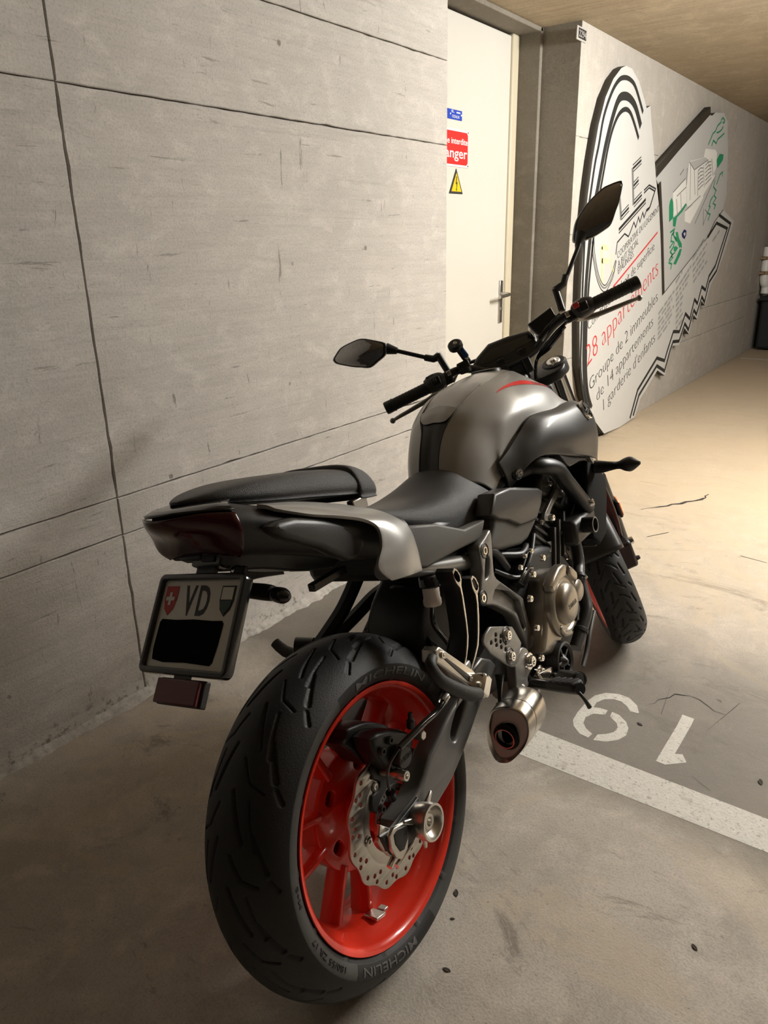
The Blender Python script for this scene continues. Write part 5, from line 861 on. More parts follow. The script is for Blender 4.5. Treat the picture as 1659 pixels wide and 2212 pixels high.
place(me, lambda v: Vector((CC[0]-.024+(v.x-min(xs))*.046/(max(xs)-min(xs)), -.2268-v.z, CC[2]-.007+v.y*.016+(v.x-min(xs))*.0))); link('lettering', me, m_engd, cc, smooth=False)
for x, z in bt('ebolts'): bolt((x, -.190, z), (0, -1, 0), .0075, cc)
x, z = BD['pump'][1][0]
pu = lathe('water_pump_cover', [(.044, -.05), (.046, 0), (.044, .010), (.040, .012), (.034, .008), (.030, -.015), (0, -.015)], (x, -.200, z), (0, -1, 0), m_black, bike, seg=40)
for k in range(5):
    a = 2*pi*k/5+.5; u = Vector((math.cos(a), 0, math.sin(a))); n = Vector((-u.z, 0, u.x)); F = Matrix((n, (0, 1, 0), u)).transposed()
    obox('pump_blade', Vector((x, -.198, z))+u*.019, (.005, .018, .036), F, m_black, pu, bevel=.001)
lathe('pump_hub', [(.018, -.02), (.016, .004), (.004, .016), (0, .016)], (x, -.200, z), (0, -1, 0), m_black, pu, seg=24)
ho = tube('coolant_hose', BD['hose'], .0155, m_black, eng, n=6)
q = [Vector(v) for v in BD['hose']]
for i in (1, 5): lathe('hose_clamp', [(.0165, -.006), (.0185, -.004), (.0185, .004), (.0165, .006)], q[i], q[i+1]-q[i-1], m_engd, ho, seg=18)
bolt(q[5]+Vector((.0, -.018, 0)), (0, -1, .3), .005, ho)
tube('oil_pipe', BD['hose2'], .006, m_eng, eng, n=5)
side_plate('engine_mount', [bt('plate1')], -.155, .010, m_frame, bike, bevel=.002, rnd=2)
for x, z in bt('plate1b'): bolt((x, -.158, z), (0, -1, 0), .0085, eng)
side_plate('cable_bracket', [bt('pdark')], -.150, .006, m_frame, eng, bevel=.001)
tube('throttle_cable', BD['cable'], .0032, m_frame, eng, n=6)
# throttle bodies and wiring: dark tangle behind the plates
for k, pts in enumerate(([(.50, -.13, .62), (.56, -.15, .60), (.62, -.14, .60), (.68, -.13, .56)], [(.46, -.13, .60), (.52, -.155, .56), (.58, -.16, .585), (.64, -.15, .62)], [(.40, -.13, .67), (.46, -.14, .64), (.50, -.14, .59)], [(.55, -.10, .66), (.62, -.115, .63), (.70, -.11, .64)])): tube('wiring_loom', pts, (.009, .006, .010, .007)[k], m_blk, eng, n=5)
box('throttle_body', (.52, -.11, .60), (.66, .11, .70), m_engd, eng, bevel=.02)
side_plate('starter_cover', [[(.50, .555), (.545, .575), (.585, .565), (.575, .545), (.52, .535)]], -.165, .03, m_gloss, eng, bevel=.005)
for x, z in ((.515, .585), (.545, .60), (.58, .60)): bolt((x, -.165, z), (0, -1, 0), .006, eng)
# ---- main frame tubes, radiator ------------------------------------------------------------
fr = tube('frame_tube', [(.50, -.07, .68), (.61, -.085, .745)]+BD['framepipe'], .0205, m_blk, bike, n=6, seg=18)
tube('frame_tube', [(.50, .07, .68), (.61, .085, .745)]+[(x, -y, z) for x, y, z in BD['framepipe']], .0205, m_blk, bike, n=6, seg=18)
tube('frame_head', [(.72, -.10, .78), (.90, -.06, .86), (1.03, -.03, .86)], .026, m_blk, bike, n=5); tube('frame_head', [(.72, .12, .78), (.90, .06, .86), (1.03, .03, .86)], .026, m_blk, bike, n=5)
x, z = BD['stub'][1][0]
lathe('crash_stub', [(.0195, -.10), (.0195, .004), (.0175, .005), (.0165, .002), (.0165, -.05), (0, -.05)], (x, -.215, z), (0, -1, 0), m_blk, fr, seg=28)
lathe('stub_ring', [(.0196, .003), (.0196, .0052), (.0168, .0052), (.0168, .003)], (x, -.215, z), (0, -1, 0), m_frame, fr, seg=28)
bolt((.895, -.198, .618), (.2, -1, .2), .010, fr)
ra = side_plate('radiator_cover', [[(.955, .715), (1.020, .690), (1.062, .640), (1.050, .590), (1.000, .502), (.945, .488), (.900, .52), (.900, .60), (.920, .66)]], -.188, .05, m_void, bike, bevel=.010, rnd=1)
box('radiator_core', (.95, -.17, .48), (1.0, .17, .74), m_engd, ra, bevel=.005)
side_plate('radiator_cover', [[(.955, .715), (1.020, .690), (1.062, .640), (1.050, .590), (1.000, .502), (.945, .488), (.900, .52), (.900, .60), (.920, .66)]], .188, .05, m_black, bike, bevel=.010)
box('coolant_tank', (.79, -.19, .535), (.94, -.12, .60), m_black, ra, bevel=.012)
side_plate('air_scoop', [bt('intake')], -.186, .03, m_shroud, ra, bevel=.004)
# side stand (on the far side) so that the machine rests on it
st = tube('side_stand', [(.56, .13, .36), (.575, .20, .22), (.60, .298, .082)], [.018, .014, .012], m_blk, bike, n=3)
box('stand_foot', (.575, .270, .066), (.640, .335, .080), m_blk, st, bevel=.004)
# ---- bodywork -----------------------------------------------------------------------------
def sym_rows(rows):
    """rows of half profiles (first point on the centre line) -> full rows from right to left"""
    out = []
    for r in rows: out.append([(x, -y, z) for x, y, z in r[:0:-1]]+list(r))
    return out
# columns: centre, strip edge, shoulder, side, lower edge (x, y, z)
TK = [[(.487, 0, .800), (.485, .025, .800), (.500, .060, .792), (.550, .096, .770), (.612, .100, .724)],
      [(.518, 0, .862), (.512, .025, .858), (.525, .066, .846), (.578, .104, .815), (.638, .106, .742)],
      [(.553, 0, .912), (.548, .030, .904), (.568, .078, .890), (.612, .112, .858), (.612, .116, .794)],
      [(.600, 0, .951), (.592, .048, .940), (.625, .090, .928), (.655, .128, .893), (.655, .125, .826)],
      [(.705, 0, .988), (.703, .060, .976), (.715, .100, .957), (.725, .140, .912), (.735, .146, .873)],
      [(.845, 0, .998), (.850, .058, .985), (.845, .098, .960), (.850, .142, .915), (.845, .160, .866)],
      [(.925, 0, .985), (.925, .054, .970), (.935, .092, .942), (.950, .122, .915), (.930, .155, .872)],
      [(.975, 0, .945), (.980, .050, .930), (.995, .085, .903), (1.008, .112, .882), (.996, .148, .868)]]
tank = patch('fuel_tank', [[(x, -y, z) for x, y, z in r[:0:-1]] for r in TK], m_silver, bike, nu=7, nv=7)
md = tank.modifiers.new('solid', 'SOLIDIFY'); md.thickness = .003; md.offset = -1
tk2 = patch('fuel_tank_side', [[(x, y, z) for x, y, z in r[1:]] for r in TK], m_silver, tank, nu=7, nv=7); 
md = tk2.modifiers.new('solid', 'SOLIDIFY'); md.thickness = .003; md.offset = -1
def centre(rows, dz=.0): return [[(x, -y, z+dz) for x, y, z in (r[1],)]+[(x*.5+r[1][0]*.5, -r[1][1]*.5, z*.72+r[1][2]*.28+dz) for x, y, z in (r[0],)]+[(r[0][0], 0, r[0][2]+dz)]+[(r[0][0]*.5+r[1][0]*.5, r[1][1]*.5, r[0][2]*.72+r[1][2]*.28+dz)]+[(r[1][0], r[1][1], r[1][2]+dz)] for r in rows]
strip_rows = TK[:4]
patch('centre_strip', centre(strip_rows, -.001), m_black, tank, nu=7, nv=4)
patch('tank_top_panel', centre(TK[3:], -.001), m_silver, tank, nu=7, nv=4)
# tongue of the grey panel that runs down over the black strip
CT = centre(TK)
def cs(u, s, h):
    cr = lambda P, t: (lambda i, f, a, b, c, d: .5*((2*b)+(c-a)*f+(2*a-5*b+4*c-d)*f*f+(3*b-a-3*c+d)*f**3))(min(int(t), len(P)-2), t-min(int(t), len(P)-2), P[max(min(int(t), len(P)-2)-1, 0)], P[min(int(t), len(P)-2)], P[min(int(t), len(P)-2)+1], P[min(min(int(t), len(P)-2)+2, len(P)-1)])
    q = cr([cr([Vector(r[k]) for r in CT], u) for k in range(5)], 2+2*s); return q+Vector((-.7, 0, .7))*h
tong = [[cs(u, s*wv, .0016) for s in (-1, -.8, -.5, -.2, 0, .2, .5, .8, 1)] for u, wv in ((2.20, .15), (2.215, .40), (2.26, .60), (2.36, .78), (2.5, .88), (2.7, .95), (3.02, .99))]
patch('tank_top_panel', tong, m_silver, tank, nu=5, nv=4)
# gap lines along the strip
for s in (-1, 1): tube('panel_gap', [(r[1][0], s*r[1][1], r[1][2]-.0005) for r in TK[:5]], .0016, m_engd, tank, n=6, seg=6)
lathe('fuel_cap', [(0, .004), (.034, .004), (.038, .002), (.040, -.006)], (.86, 0, .995), (.08, 0, 1), m_blk, tank, seg=32)
# red decal with lettering, laid on the tank side
def on_tank(u, v):
    """point of the right tank side at row u, column v (v: 1 strip edge .. 4 lower edge)"""
    R_ = [[Vector((x, -y, z)) for x, y, z in r] for r in TK]
    def cr(P, t):
        i = min(max(int(t), 0), len(P)-2); f = t-i; a, b, c, d = P[max(i-1, 0)], P[i], P[i+1], P[min(i+2, len(P)-1)]
        return .5*((2*b)+(c-a)*f+(2*a-5*b+4*c-d)*f*f+(3*b-a-3*c+d)*f**3)
    cols = [cr([r[k] for r in R_], u) for k in range(1, 5)]
    return cr(cols, v-1)
def tank_normal(u, v):
    a = on_tank(u+.05, v)-on_tank(u-.05, v); b = on_tank(u, v+.05)-on_tank(u, v-.05); n = a.cross(b).normalized()
    return n if n.y < 0 or n.z > 0 else -n
def tank_map(u, v, h=.0008):
    n = tank_normal(u, v); n = n if n.z > 0 else -n
    return on_tank(u, v)+n*h
DU0, DU1 = 3.75, 6.35
def decal_v(t): return 2.05+.10*t+1.0*t*t
nd = 24; vs = []
for i in range(nd+1):
    t = i/nd; u = DU0+(DU1-DU0)*t; wv = .20*(min(1, t*2.2)**.8)*(1 if t < .86 else max(0.02, (1-t)/.14)); v0 = decal_v(t)
    vs += [tank_map(u, v0-wv), tank_map(u, v0-wv*.3), tank_map(u, v0+wv*.4)]
mesh('red_decal', vs, [(i*3+k, i*3+k+1, i*3+k+4, i*3+k+3) for i in range(nd) for k in (0, 1)], m_decal, tank)
me = text_mesh('YAMAHA', .015, 0); xs = [v.co.x for v in me.vertices]; x0, x1 = min(xs), max(xs)
def dl(v):
    t = .54+.34*(v.x-x0)/(x1-x0); return tank_map(DU0+(DU1-DU0)*t, decal_v(t)+.05-v.y*.25, .0016)
place(me, dl); link('decal_lettering', me, m_engd, tank, smooth=False)
# dark air-intake shrouds: rows rear to front, columns top edge .. bottom edge
SH = [[(.600, .116, .804), (.611, .118, .780), (.624, .116, .757), (.636, .110, .730)],
      [(.640, .126, .824), (.650, .136, .802), (.652, .138, .780), (.648, .130, .752)],
      [(.688, .138, .852), (.694, .156, .832), (.692, .162, .808), (.678, .155, .780)],
      [(.742, .150, .878), (.752, .174, .858), (.750, .182, .825), (.728, .173, .786)],
      [(.845, .164, .872), (.858, .190, .853), (.855, .200, .805), (.840, .187, .756)],
      [(.945, .168, .873), (.955, .196, .848), (.960, .203, .790), (.950, .189, .726)],
      [(1.020, .162, .853), (1.035, .184, .828), (1.040, .190, .770), (1.022, .184, .704)],
      [(1.072, .130, .824), (1.088, .150, .806), (1.086, .155, .762), (1.062, .140, .720)]]
for s, nm in ((-1, 'air_shroud'), (1, 'air_shroud')):
    shd = patch(nm, [[(x, y*s, z) for x, y, z in r] for r in SH], m_shroud, bike, nu=7, nv=7)
    md = shd.modifiers.new('solid', 'SOLIDIFY'); md.thickness = .004; md.offset = -s
    if s < 0: shR = shd
def on_grid(G, u, v, s=-1):
    R_ = [[Vector((x, y*s, z)) for x, y, z in r] for r in G]
    def cr(P, t):
        i = min(max(int(t), 0), len(P)-2); f = t-i; a, b, c, d = P[max(i-1, 0)], P[i], P[i+1], P[min(i+2, len(P)-1)]
        return .5*((2*b)+(c-a)*f+(2*a-5*b+4*c-d)*f*f+(3*b-a-3*c+d)*f**3)
    return cr([cr([r[k] for r in R_], u) for k in range(len(G[0]))], v)
def sh_map(u, v, h):
    a = on_grid(SH, u+.05, v)-on_grid(SH, u-.05, v); b = on_grid(SH, u, v+.05)-on_grid(SH, u, v-.05); n = a.cross(b).normalized()
    if n.y > 0: n = -n
    return on_grid(SH, u, v)+n*h
# inset panel of the shroud, outlined by a fine groove
ins = [(1.05, 1.15), (1.9, .72), (2.75, .75), (3.2, 1.3), (3.15, 2.2), (2.5, 2.55), (1.35, 2.6), (.75, 2.45), (.62, 1.9)]
ins = [tuple(q[:2]) for q in spline([(a, b, 0) for a, b in ins], 4, True)]
tube('panel_gap', [sh_map(u, v, .0004) for u, v in ins], .0015, m_engd, shR, n=1, seg=6, closed=True)
cu, cv = 1.8, 1.7
vs = [sh_map(cu, cv, .0012)]+[sh_map(cu+(u-cu)*k, cv+(v-cv)*k, .0012) for k in (.5, .97) for u, v in ins]; n = len(ins)
mesh('shroud_insert', vs, [(0, 1+i, 1+(i+1) % n) for i in range(n)]+[(1+i, 1+(i+1) % n, 1+n+(i+1) % n, 1+n+i) for i in range(n)], m_shroud2, shR)
bc = sh_map(.95, 2.40, .002); lathe('bolt_well', [(.017, -.004), (.0155, .0015), (.013, -.002), (0, -.002)], bc, (-.35, -1, .1), m_engd, shR, seg=20); bolt(bc+Vector((0, -.002, 0)), (-.3, -1, .1), .0100, shR)
# maker's emblem: oval badge with three tuning forks
ec = sh_map(5.0, 1.10, .006); ew = (on_grid(SH, 5.2, 1.10)-on_grid(SH, 4.8, 1.10)).normalized(); eh = (on_grid(SH, 5.0, .95)-on_grid(SH, 5.0, 1.3)).normalized(); en = ew.cross(eh).normalized(); en = en if en.y < 0 else -en
em = mesh('emblem', [ec+ew*.022*math.cos(a)*k+eh*.026*math.sin(a)*k+en*h for k, h in ((1, -.003), (1, .003), (.92, .005), (.80, .005), (.76, .002)) for a in [2*pi*i/28 for i in range(28)]]+[ec+en*.002],
     [(j*28+i, j*28+(i+1) % 28, (j+1)*28+(i+1) % 28, (j+1)*28+i) for j in range(4) for i in range(28)]+[(112+i, 112+(i+1) % 28, 140) for i in range(28)], m_chr, bike)
for k in range(3):
    a = math.radians(90+120*k); u = ew*math.cos(a)+eh*math.sin(a); n = ew*-math.sin(a)+eh*math.cos(a)
    for s in (-1, 1): tube('emblem_fork', [ec+en*.004+n*s*.002, ec+en*.004+u*.012+n*s*.004, ec+en*.004+u*.018+n*s*.004], .0016, m_engd, em, n=2, seg=6)
# ---- seats -------------------------------------------------------------------------------
ST = [[(.150, 0, .838), (.150, .042, .838), (.150, .066, .834), (.150, .072, .822), (.152, .064, .805)],
      [(.240, 0, .815), (.240, .050, .814), (.238, .082, .806), (.240, .093, .788), (.242, .085, .768)],
      [(.318, 0, .801), (.318, .055, .799), (.318, .094, .786), (.315, .104, .765), (.312, .098, .742)],
      [(.385, 0, .796), (.385, .060, .795), (.388, .098, .782), (.385, .112, .755), (.366, .108, .724)],
      [(.445, 0, .808), (.447, .058, .803), (.458, .094, .786), (.478, .113, .755), (.470, .112, .710)],
      [(.490, 0, .826), (.495, .045, .820), (.508, .080, .795), (.550, .105, .752), (.555, .113, .708)],
      [(.505, 0, .822), (.508, .045, .816), (.522, .078, .789), (.582, .110, .729), (.578, .110, .704)]]
seat = patch('rider_seat', sym_rows(ST), m_seat, bike, nu=7, nv=6, angle=70)
md = seat.modifiers.new('solid', 'SOLIDIFY'); md.thickness = .006; md.offset = -1
def seat_ring(x, w, zt, zb): 
    h = zt-zb
    half = [(0, zt), (.55*w, zt-.02*h), (.86*w, zt-.16*h), (w, zt-.55*h), (.97*w, zb+.12*h), (.82*w, zb)]
    return [(x, -a, b) for a, b in half]+[(x, a, b) for a, b in half[:0:-1]]
pil = ring_loft('pillion_seat', [seat_ring(*r) for r in ((-.194, .008, .956, .952), (-.182, .026, .958, .948), (-.14, .062, .960, .935), (-.08, .088, .958, .918), (0, .101, .947, .899), (.07, .104, .933, .882), (.112, .102, .922, .873), (.124, .098, .914, .872))], m_seat, bike, n=5, m=4, angle=70)
ring_loft('seat_collar', [seat_ring(*r) for r in ((.108, .098, .918, .868), (.112, .106, .930, .864), (.130, .107, .926, .860), (.155, .102, .912, .856), (.172, .090, .895, .853), (.180, .065, .875, .853))], m_seat, pil, n=4, m=4, angle=70)
box('seat_bracket', (-.02, -.098, .868), (.02, -.085, .884), m_alu, pil, bevel=.002); box('seat_bracket', (.085, -.103, .846), (.125, -.088, .868), m_alu, pil, bevel=.002)
# ---- tail unit ------------------------------------------------------------------------------
def tail_ring(x, w, zt, zb, wt, wb):
    zm = zt-(zt-zb)*.42
    half = [(0, zt), (wt*.7, zt), (wt, zt-.004), (w, zm), (wb, zb+.006), (wb*.7, zb), (0, zb)]
    return [(x, -a, b) for a, b in half]+[(x, a, b) for a, b in half[-2:0:-1]]
tail = ring_loft('tail_fairing', [tail_ring(*r) for r in ((-.172, .101, .945, .858, .080, .074), (-.14, .112, .931, .852, .092, .084), (-.08, .126, .908, .832, .106, .100), (-.02, .138, .884, .808, .118, .114), (.04, .146, .862, .782, .124, .124), (.10, .150, .838, .758, .128, .128), (.17, .148, .815, .735, .130, .126))], m_black, bike, n=4, m=3)
side_plate('tail_rib', [[(-.15, .897), (-.10, .895), (.02, .848), (.05, .812), (.03, .790), (.00, .790), (-.06, .832), (-.13, .872)]], -.141, .03, m_black, tail, bevel=.010, rnd=2)
# light lens wrapping the end of the tail
LR = [[(-.172, .098, .928), (-.205, .066, .938), (-.232, .026, .940), (-.236, 0, .940)], [(-.172, .103, .905), (-.200, .072, .918), (-.222, .032, .922), (-.226, 0, .922)], [(-.172, .097, .876), (-.184, .068, .890), (-.194, .034, .896), (-.197, 0, .897)], [(-.168, .080, .860), (-.172, .060, .864), (-.174, .034, .868), (-.174, 0, .870)]]
lens = patch('tail_light', [[(x, -y, z) for x, y, z in r]+[(x, y, z) for x, y, z in r[-2::-1]] for r in LR], m_lens, bike, nu=4, nv=4, solid=.004)
ring_loft('lens_core', [[(x+.012, y, z-.002) for x, y, z in ((-.178, s*.088, .910), (-.228, s*.02, .934), (-.190, s*.03, .898), (-.178, s*.075, .868))] for s in (-1, 1)], m_lens2, lens, n=1, m=1)
patch('tail_cap', [[(-.172, -.098, .932), (-.218, -.046, .943), (-.233, 0, .945), (-.218, .046, .943), (-.172, .098, .932)], [(-.172, -.088, .940), (-.205, -.034, .947), (-.218, 0, .948), (-.205, .034, .947), (-.172, .088, .940)], [(-.150, -.07, .942), (-.16, -.03, .946), (-.17, 0, .946), (-.16, .03, .946), (-.150, .07, .942)]], m_gloss, tail, nu=3, nv=3, solid=.004)
# grey boomerang covers
SC = [[(-.130, .098, .921), (-.124, .110, .917), (-.116, .117, .910)],
      [(-.060, .105, .904), (-.062, .125, .895), (-.064, .134, .885)],
      [(.000, .112, .884), (-.010, .136, .874), (-.016, .147, .866)],
      [(.060, .122, .860), (.040, .148, .850), (.028, .158, .846)],
      [(.108, .140, .834), (.080, .163, .826), (.050, .165, .826)],
      [(.136, .160, .802), (.095, .174, .796), (.044, .169, .798)],
      [(.141, .166, .765), (.090, .178, .765), (.022, .169, .770)],
      [(.143, .165, .718), (.092, .176, .730), (.050, .168, .738)]]
for s in (-1, 1):
    o = patch('tail_cover', [[(x, y*s, z) for x, y, z in r] for r in SC], m_tail_silver, bike, nu=7, nv=5)
    md = o.modifiers.new('solid', 'SOLIDIFY'); md.thickness = .006; md.offset = -s
    md = o.modifiers.new('bevel', 'BEVEL'); md.width = .0018; md.segments = 2; md.limit_method = 'ANGLE'
    sp2 = side_plate('side_panel', [[(.150, .800), (.250, .772), (.345, .730), (.432, .722), (.402, .690), (.300, .700), (.190, .706), (.145, .722)]], s*.152, .03, m_frame if False else m_shroud2, bike, bevel=.006)
side_plate('seat_rail', [[(.14, .735), (.28, .712), (.40, .700), (.42, .66), (.33, .665), (.20, .69)]], -.12, .025, m_blk, bike, bevel=.006)
tube('rail_tube', [(.10, -.115, .735), (.24, -.125, .690), (.36, -.125, .655)], .016, m_frame, bike, n=4)
# under-tail: plate carrier, light, plate, reflector, indicators
m_under = m_black
ca = ring_loft('plate_carrier', [[(x, y, z) for x, y, z in ((a, -w_, zt), (a, w_, zt), (a, w_*.7, zb), (a, -w_*.7, zb))] for a, w_, zt, zb in ((.06, .07, .775, .758), (-.02, .065, .812, .782), (-.09, .055, .842, .812), (-.135, .045, .862, .826), (-.165, .035, .872, .836))], m_under, bike, n=3, m=1, bevel=.004)
bolt((-.155, -.048, .832), (-.4, -1, .1), .010, ca)
box('wire_clip', (-.03, -.075, .748), (.06, -.06, .762), m_gloss, ca, bevel=.002)
PU = Vector((.0877, 0, .117)).normalized(); PN = Vector((-PU.z, 0, PU.x)); PC = Vector((-.2195, 0, .7735)); PX = Vector((0, -1, 0))
def PP(a, b, h): return PC+PX*a+PU*b+PN*h
def plate_shape(name, loops, h0, th, mat, parent, bevel=0., rnd=0):
    if rnd: loops = [[tuple(q[:2]) for q in spline([(a, b, 0) for a, b in lp], rnd, True)] for lp in loops]
    me = curve_mesh(loops, th, bevel); place(me, lambda v: PP(v.x, v.y, h0+th/2+v.z)); return link(name, me, mat, parent)
def rrect(w_, h_, r, n=5):
    P = []
    for cx_, cy_, a0 in ((w_/2-r, h_/2-r, 0), (-w_/2+r, h_/2-r, 90), (-w_/2+r, -h_/2+r, 180), (w_/2-r, -h_/2+r, 270)):
        for i in range(n+1): a = math.radians(a0+90*i/n); P.append((cx_+r*math.cos(a), cy_+r*math.sin(a)))
    return P
pl = plate_shape('licence_plate', [rrect(.182, .142, .006)], 0, .003, m_plate, bike, .0006)
plate_shape('plate_frame', [rrect(.196, .154, .012), rrect(.176, .134, .004)], -.008, .018, m_gloss, pl, .003)
plate_shape('plate_backing', [rrect(.190, .148, .010)], -.007, .006, m_black, pl)
# canton letters, shields, blanked number
for ch, a0, wd_ in (('V', -.034, .026), ('D', -.002, .026)):
    me = text_mesh(ch, .018, .0003); xs = [v.co.x for v in me.vertices]; zs_ = [v.co.y for v in me.vertices]
    place(me, lambda v: PP(a0+(v.x-min(xs))*wd_/(max(xs)-min(xs)), .012+(v.y-min(zs_))*.047/(max(zs_)-min(zs_)), .0033+v.z)); link('plate_letter', me, m_pk, pl, smooth=False)
def shield(c, w_, h_): return [(c-w_/2, .058), (c+w_/2, .058), (c+w_/2, .036), (c+w_*.36, .022), (c, .058-h_), (c-w_*.36, .022), (c-w_/2, .036)]
s1 = plate_shape('shield', [shield(-.066, .028, .046)], .003, .0010, m_pr2, pl)
plate_shape('shield_cross', [[(-.066+a, .038+b) for a, b in ((-.003, -.010), (.003, -.010), (.003, -.003), (.010, -.003), (.010, .003), (.003, .003), (.003, .010), (-.003, .010), (-.003, .003), (-.010, .003), (-.010, -.003), (-.003, -.003))]], .0042, .0006, m_plate, pl)
plate_shape('shield', [shield(.062, .030, .046)], .003, .0008, m_pk, pl); 
plate_shape('shield_white', [[(.050, .0555), (.074, .0555), (.074, .037), (.050, .037)]], .0040, .0006, m_plate, pl)
plate_shape('shield_green', [[(.050, .035), (.074, .035), (.0725, .026), (.062, .0145), (.0515, .026)]], .0040, .0006, m_pg, pl)
plate_shape('number_cover', [[(-.078, .001), (-.074, .006), (-.04, .005), (0, .0065), (.04, .005), (.062, .0055), (.066, .001), (.064, -.03), (.060, -.055), (.055, -.060), (.0, -.058), (-.05, -.0595), (-.076, -.056), (-.079, -.04)]], .0034, .0008, M('number_blackout', (.001, .001, .001), .9, spec=.1), pl)
# plate light above, reflector below
lb = obox('plate_light', PP(.010, .096, .004), (.066, .022, .020), Matrix((PX, PN, PU)).transposed(), m_gloss, pl, bevel=.003)
obox('light_arm', PP(-.024, .101, .010), (.05, .018, .012), Matrix((PX, PN, PU)).transposed(), m_black, pl, bevel=.003)
obox('light_lens', PP(.016, .098, .0155), (.028, .004, .011), Matrix((PX, PN, PU)).transposed(), m_swb, pl)
obox('light_stem', PP(.0, .081, .0), (.04, .008, .012), Matrix((PX, PN, PU)).transposed(), m_black, pl)
for k in (-1, 1): obox('frame_lug', PP(.070, .080, -.004), (.022, .010, .020), Matrix((PX, PN, PU)).transposed(), m_black, pl, bevel=.003)
rf = obox('rear_reflector', PP(.002, -.1005, .004), (.094, .010, .036), Matrix((PX, PN, PU)).transposed(), m_lens2, pl, bevel=.002)
obox('reflector_back', PP(.004, -.1005, -.004), (.098, .012, .039), Matrix((PX, PN, PU)).transposed(), m_black, pl, bevel=.002); obox('reflector_stem', PP(0, -.080, 0), (.03, .008, .014), Matrix((PX, PN, PU)).transposed(), m_black, pl)
for s in (-1, 1):
    ti = tube('rear_indicator', [(-.150, s*.05, .800), (-.146, s*.085, .795), (-.146, s*.100, .793)], [.012, .013, .012], m_blk, bike, n=3)
    tube('indicator_body', [(-.146, s*.100, .793), (-.147, s*.108, .792), (-.149, s*.126, .790), (-.150, s*.138, .789)], [.008, .0115, .0115, .003], m_gloss, ti, n=4)
# black subframe legs seen behind the tyre (left hanger mounts)
# airbox cover on the right
ab = side_plate('airbox_cover', [bt('airbox')], -.150, .07, m_shroud2, bike, bevel=.012, res=4)
side_plate('airbox_panel', [bt('airpanel')], -.160, .045, m_shroud, ab, bevel=.007, res=3)
side_plate('airbox_cover', [[(x, z) for x, z in bt('airbox')]], .160, .07, m_shroud2, bike, bevel=.018, rnd=2)
# ---- front end (turned to the left) --------------------------------------------------------
def Sm(name, vs, fs, mat, parent, **k): return mesh(name, [SV(v) for v in vs], fs, mat, parent, **k)
def Stube(name, pts, r, mat, parent, n=6, seg=14, flat=1., **k):
    vs, fs = tube_data(pts, r, n, seg, False, True, flat); return Sm(name, vs, fs, mat, parent, **k)
def Sbox(name, c, size, rot, mat, parent, bevel=0, taper=1.):
    vs = []
    for v in boxv([-s/2 for s in size], [s/2 for s in size]):
        f = taper if v[2] > 0 else 1.; vs.append(Vector(c)+rot @ Vector((v[0]*f, v[1]*f, v[2])))
    return Sm(name, vs, BOXF, mat, parent, bevel=bevel)
I3 = Matrix.Identity(3)
def fk(z, y): return Vector((1.40-math.tan(RAKE)*(z-.30), y, z))
FR = Matrix((Vector((math.cos(RAKE), 0, math.sin(RAKE))), (0, 1, 0), SDIR)).transposed()
def face_plate(name, pts, xf, th, mat, parent, bevel=.004, rnd=2, rot=None):
    """plate facing the rider: (y, z) outline, xf(y, z) gives its x; thickness runs forward"""
    lp = [tuple(q[:2]) for q in spline([(a, b, 0) for a, b in pts], rnd, True)] if rnd else pts
    me = curve_mesh([lp], th, bevel); place(me, lambda v: SV((xf(v.x, v.y)+th/2-v.z, v.x, v.y))); return link(name, me, mat, parent)
fork = None
for s in (-1, 1):
    o = Stube('front_fork', [fk(.55, s*.105), fk(.93, s*.105)], .0205, m_chr, bike, n=1, seg=24)
    Stube('fork_lower', [fk(.26, s*.105), fk(.40, s*.105), fk(.56, s*.105)], [.024, .026, .027], m_blk, o, n=2, seg=20)
    SL('fork_cap', [(0, .012), (.008, .012), (.010, .006), (.019, .006), (.021, 0)], fk(.945, s*.105), SDIR, m_alu, o, seg=24)
    SL('axle_nut', [(0, .012), (.012, .012), (.014, 0)], (1.40, s*.13, .30), (0, s, 0), m_chr, o, seg=12)
    # fork-side reflector
    Sbox('orange_reflector', fk(.44, s*.136)+Vector((-.01, 0, 0)), (.040, .006, .055), FR, m_or, o, bevel=.003); Sbox('reflector_base', fk(.44, s*.130)+Vector((-.01, 0, 0)), (.046, .010, .062), FR, m_blk, o, bevel=.003)
    face_ = Sbox('front_caliper', Vector((1.300, s*.088, .300)), (.055, .055, .10), Matrix.Rotation(math.radians(-20), 3, 'Y'), m_blk, o, bevel=.010)
    for dz in (-.03, .03): SL('caliper_bolt', [(0, .01), (.006, .01), (.008, 0)], Vector((1.296, s*.116, .300+dz)), (0, s, 0), m_eng, o, seg=10)
    Stube('brake_hose', [Vector((1.30, s*.10, .35)), Vector((1.27, s*.11, .45)), Vector((1.20, s*.10, .60)), Vector((1.15, s*.06, .80))], .005, m_gloss, o, n=5)
# triple clamps
tc = face_plate  # (kept short)
for z, th in ((.925, .030), (.70, .034)):
    c = fk(z, 0); me = curve_mesh([rrect(.09, .26, .042, 8)], th, .006); 
    place(me, lambda v: SV(Vector((c.x-.014, 0, c.z))+FR @ Vector((v.x, v.y, v.z)))); link('triple_clamp', me, m_blk, bike)
for s in (-1, 1): SL('clamp_ring', [(.034, -.016), (.036, -.012), (.036, .016), (.031, .021), (.022, .021)], fk(.928, s*.105), SDIR, m_engd, bike, seg=32)
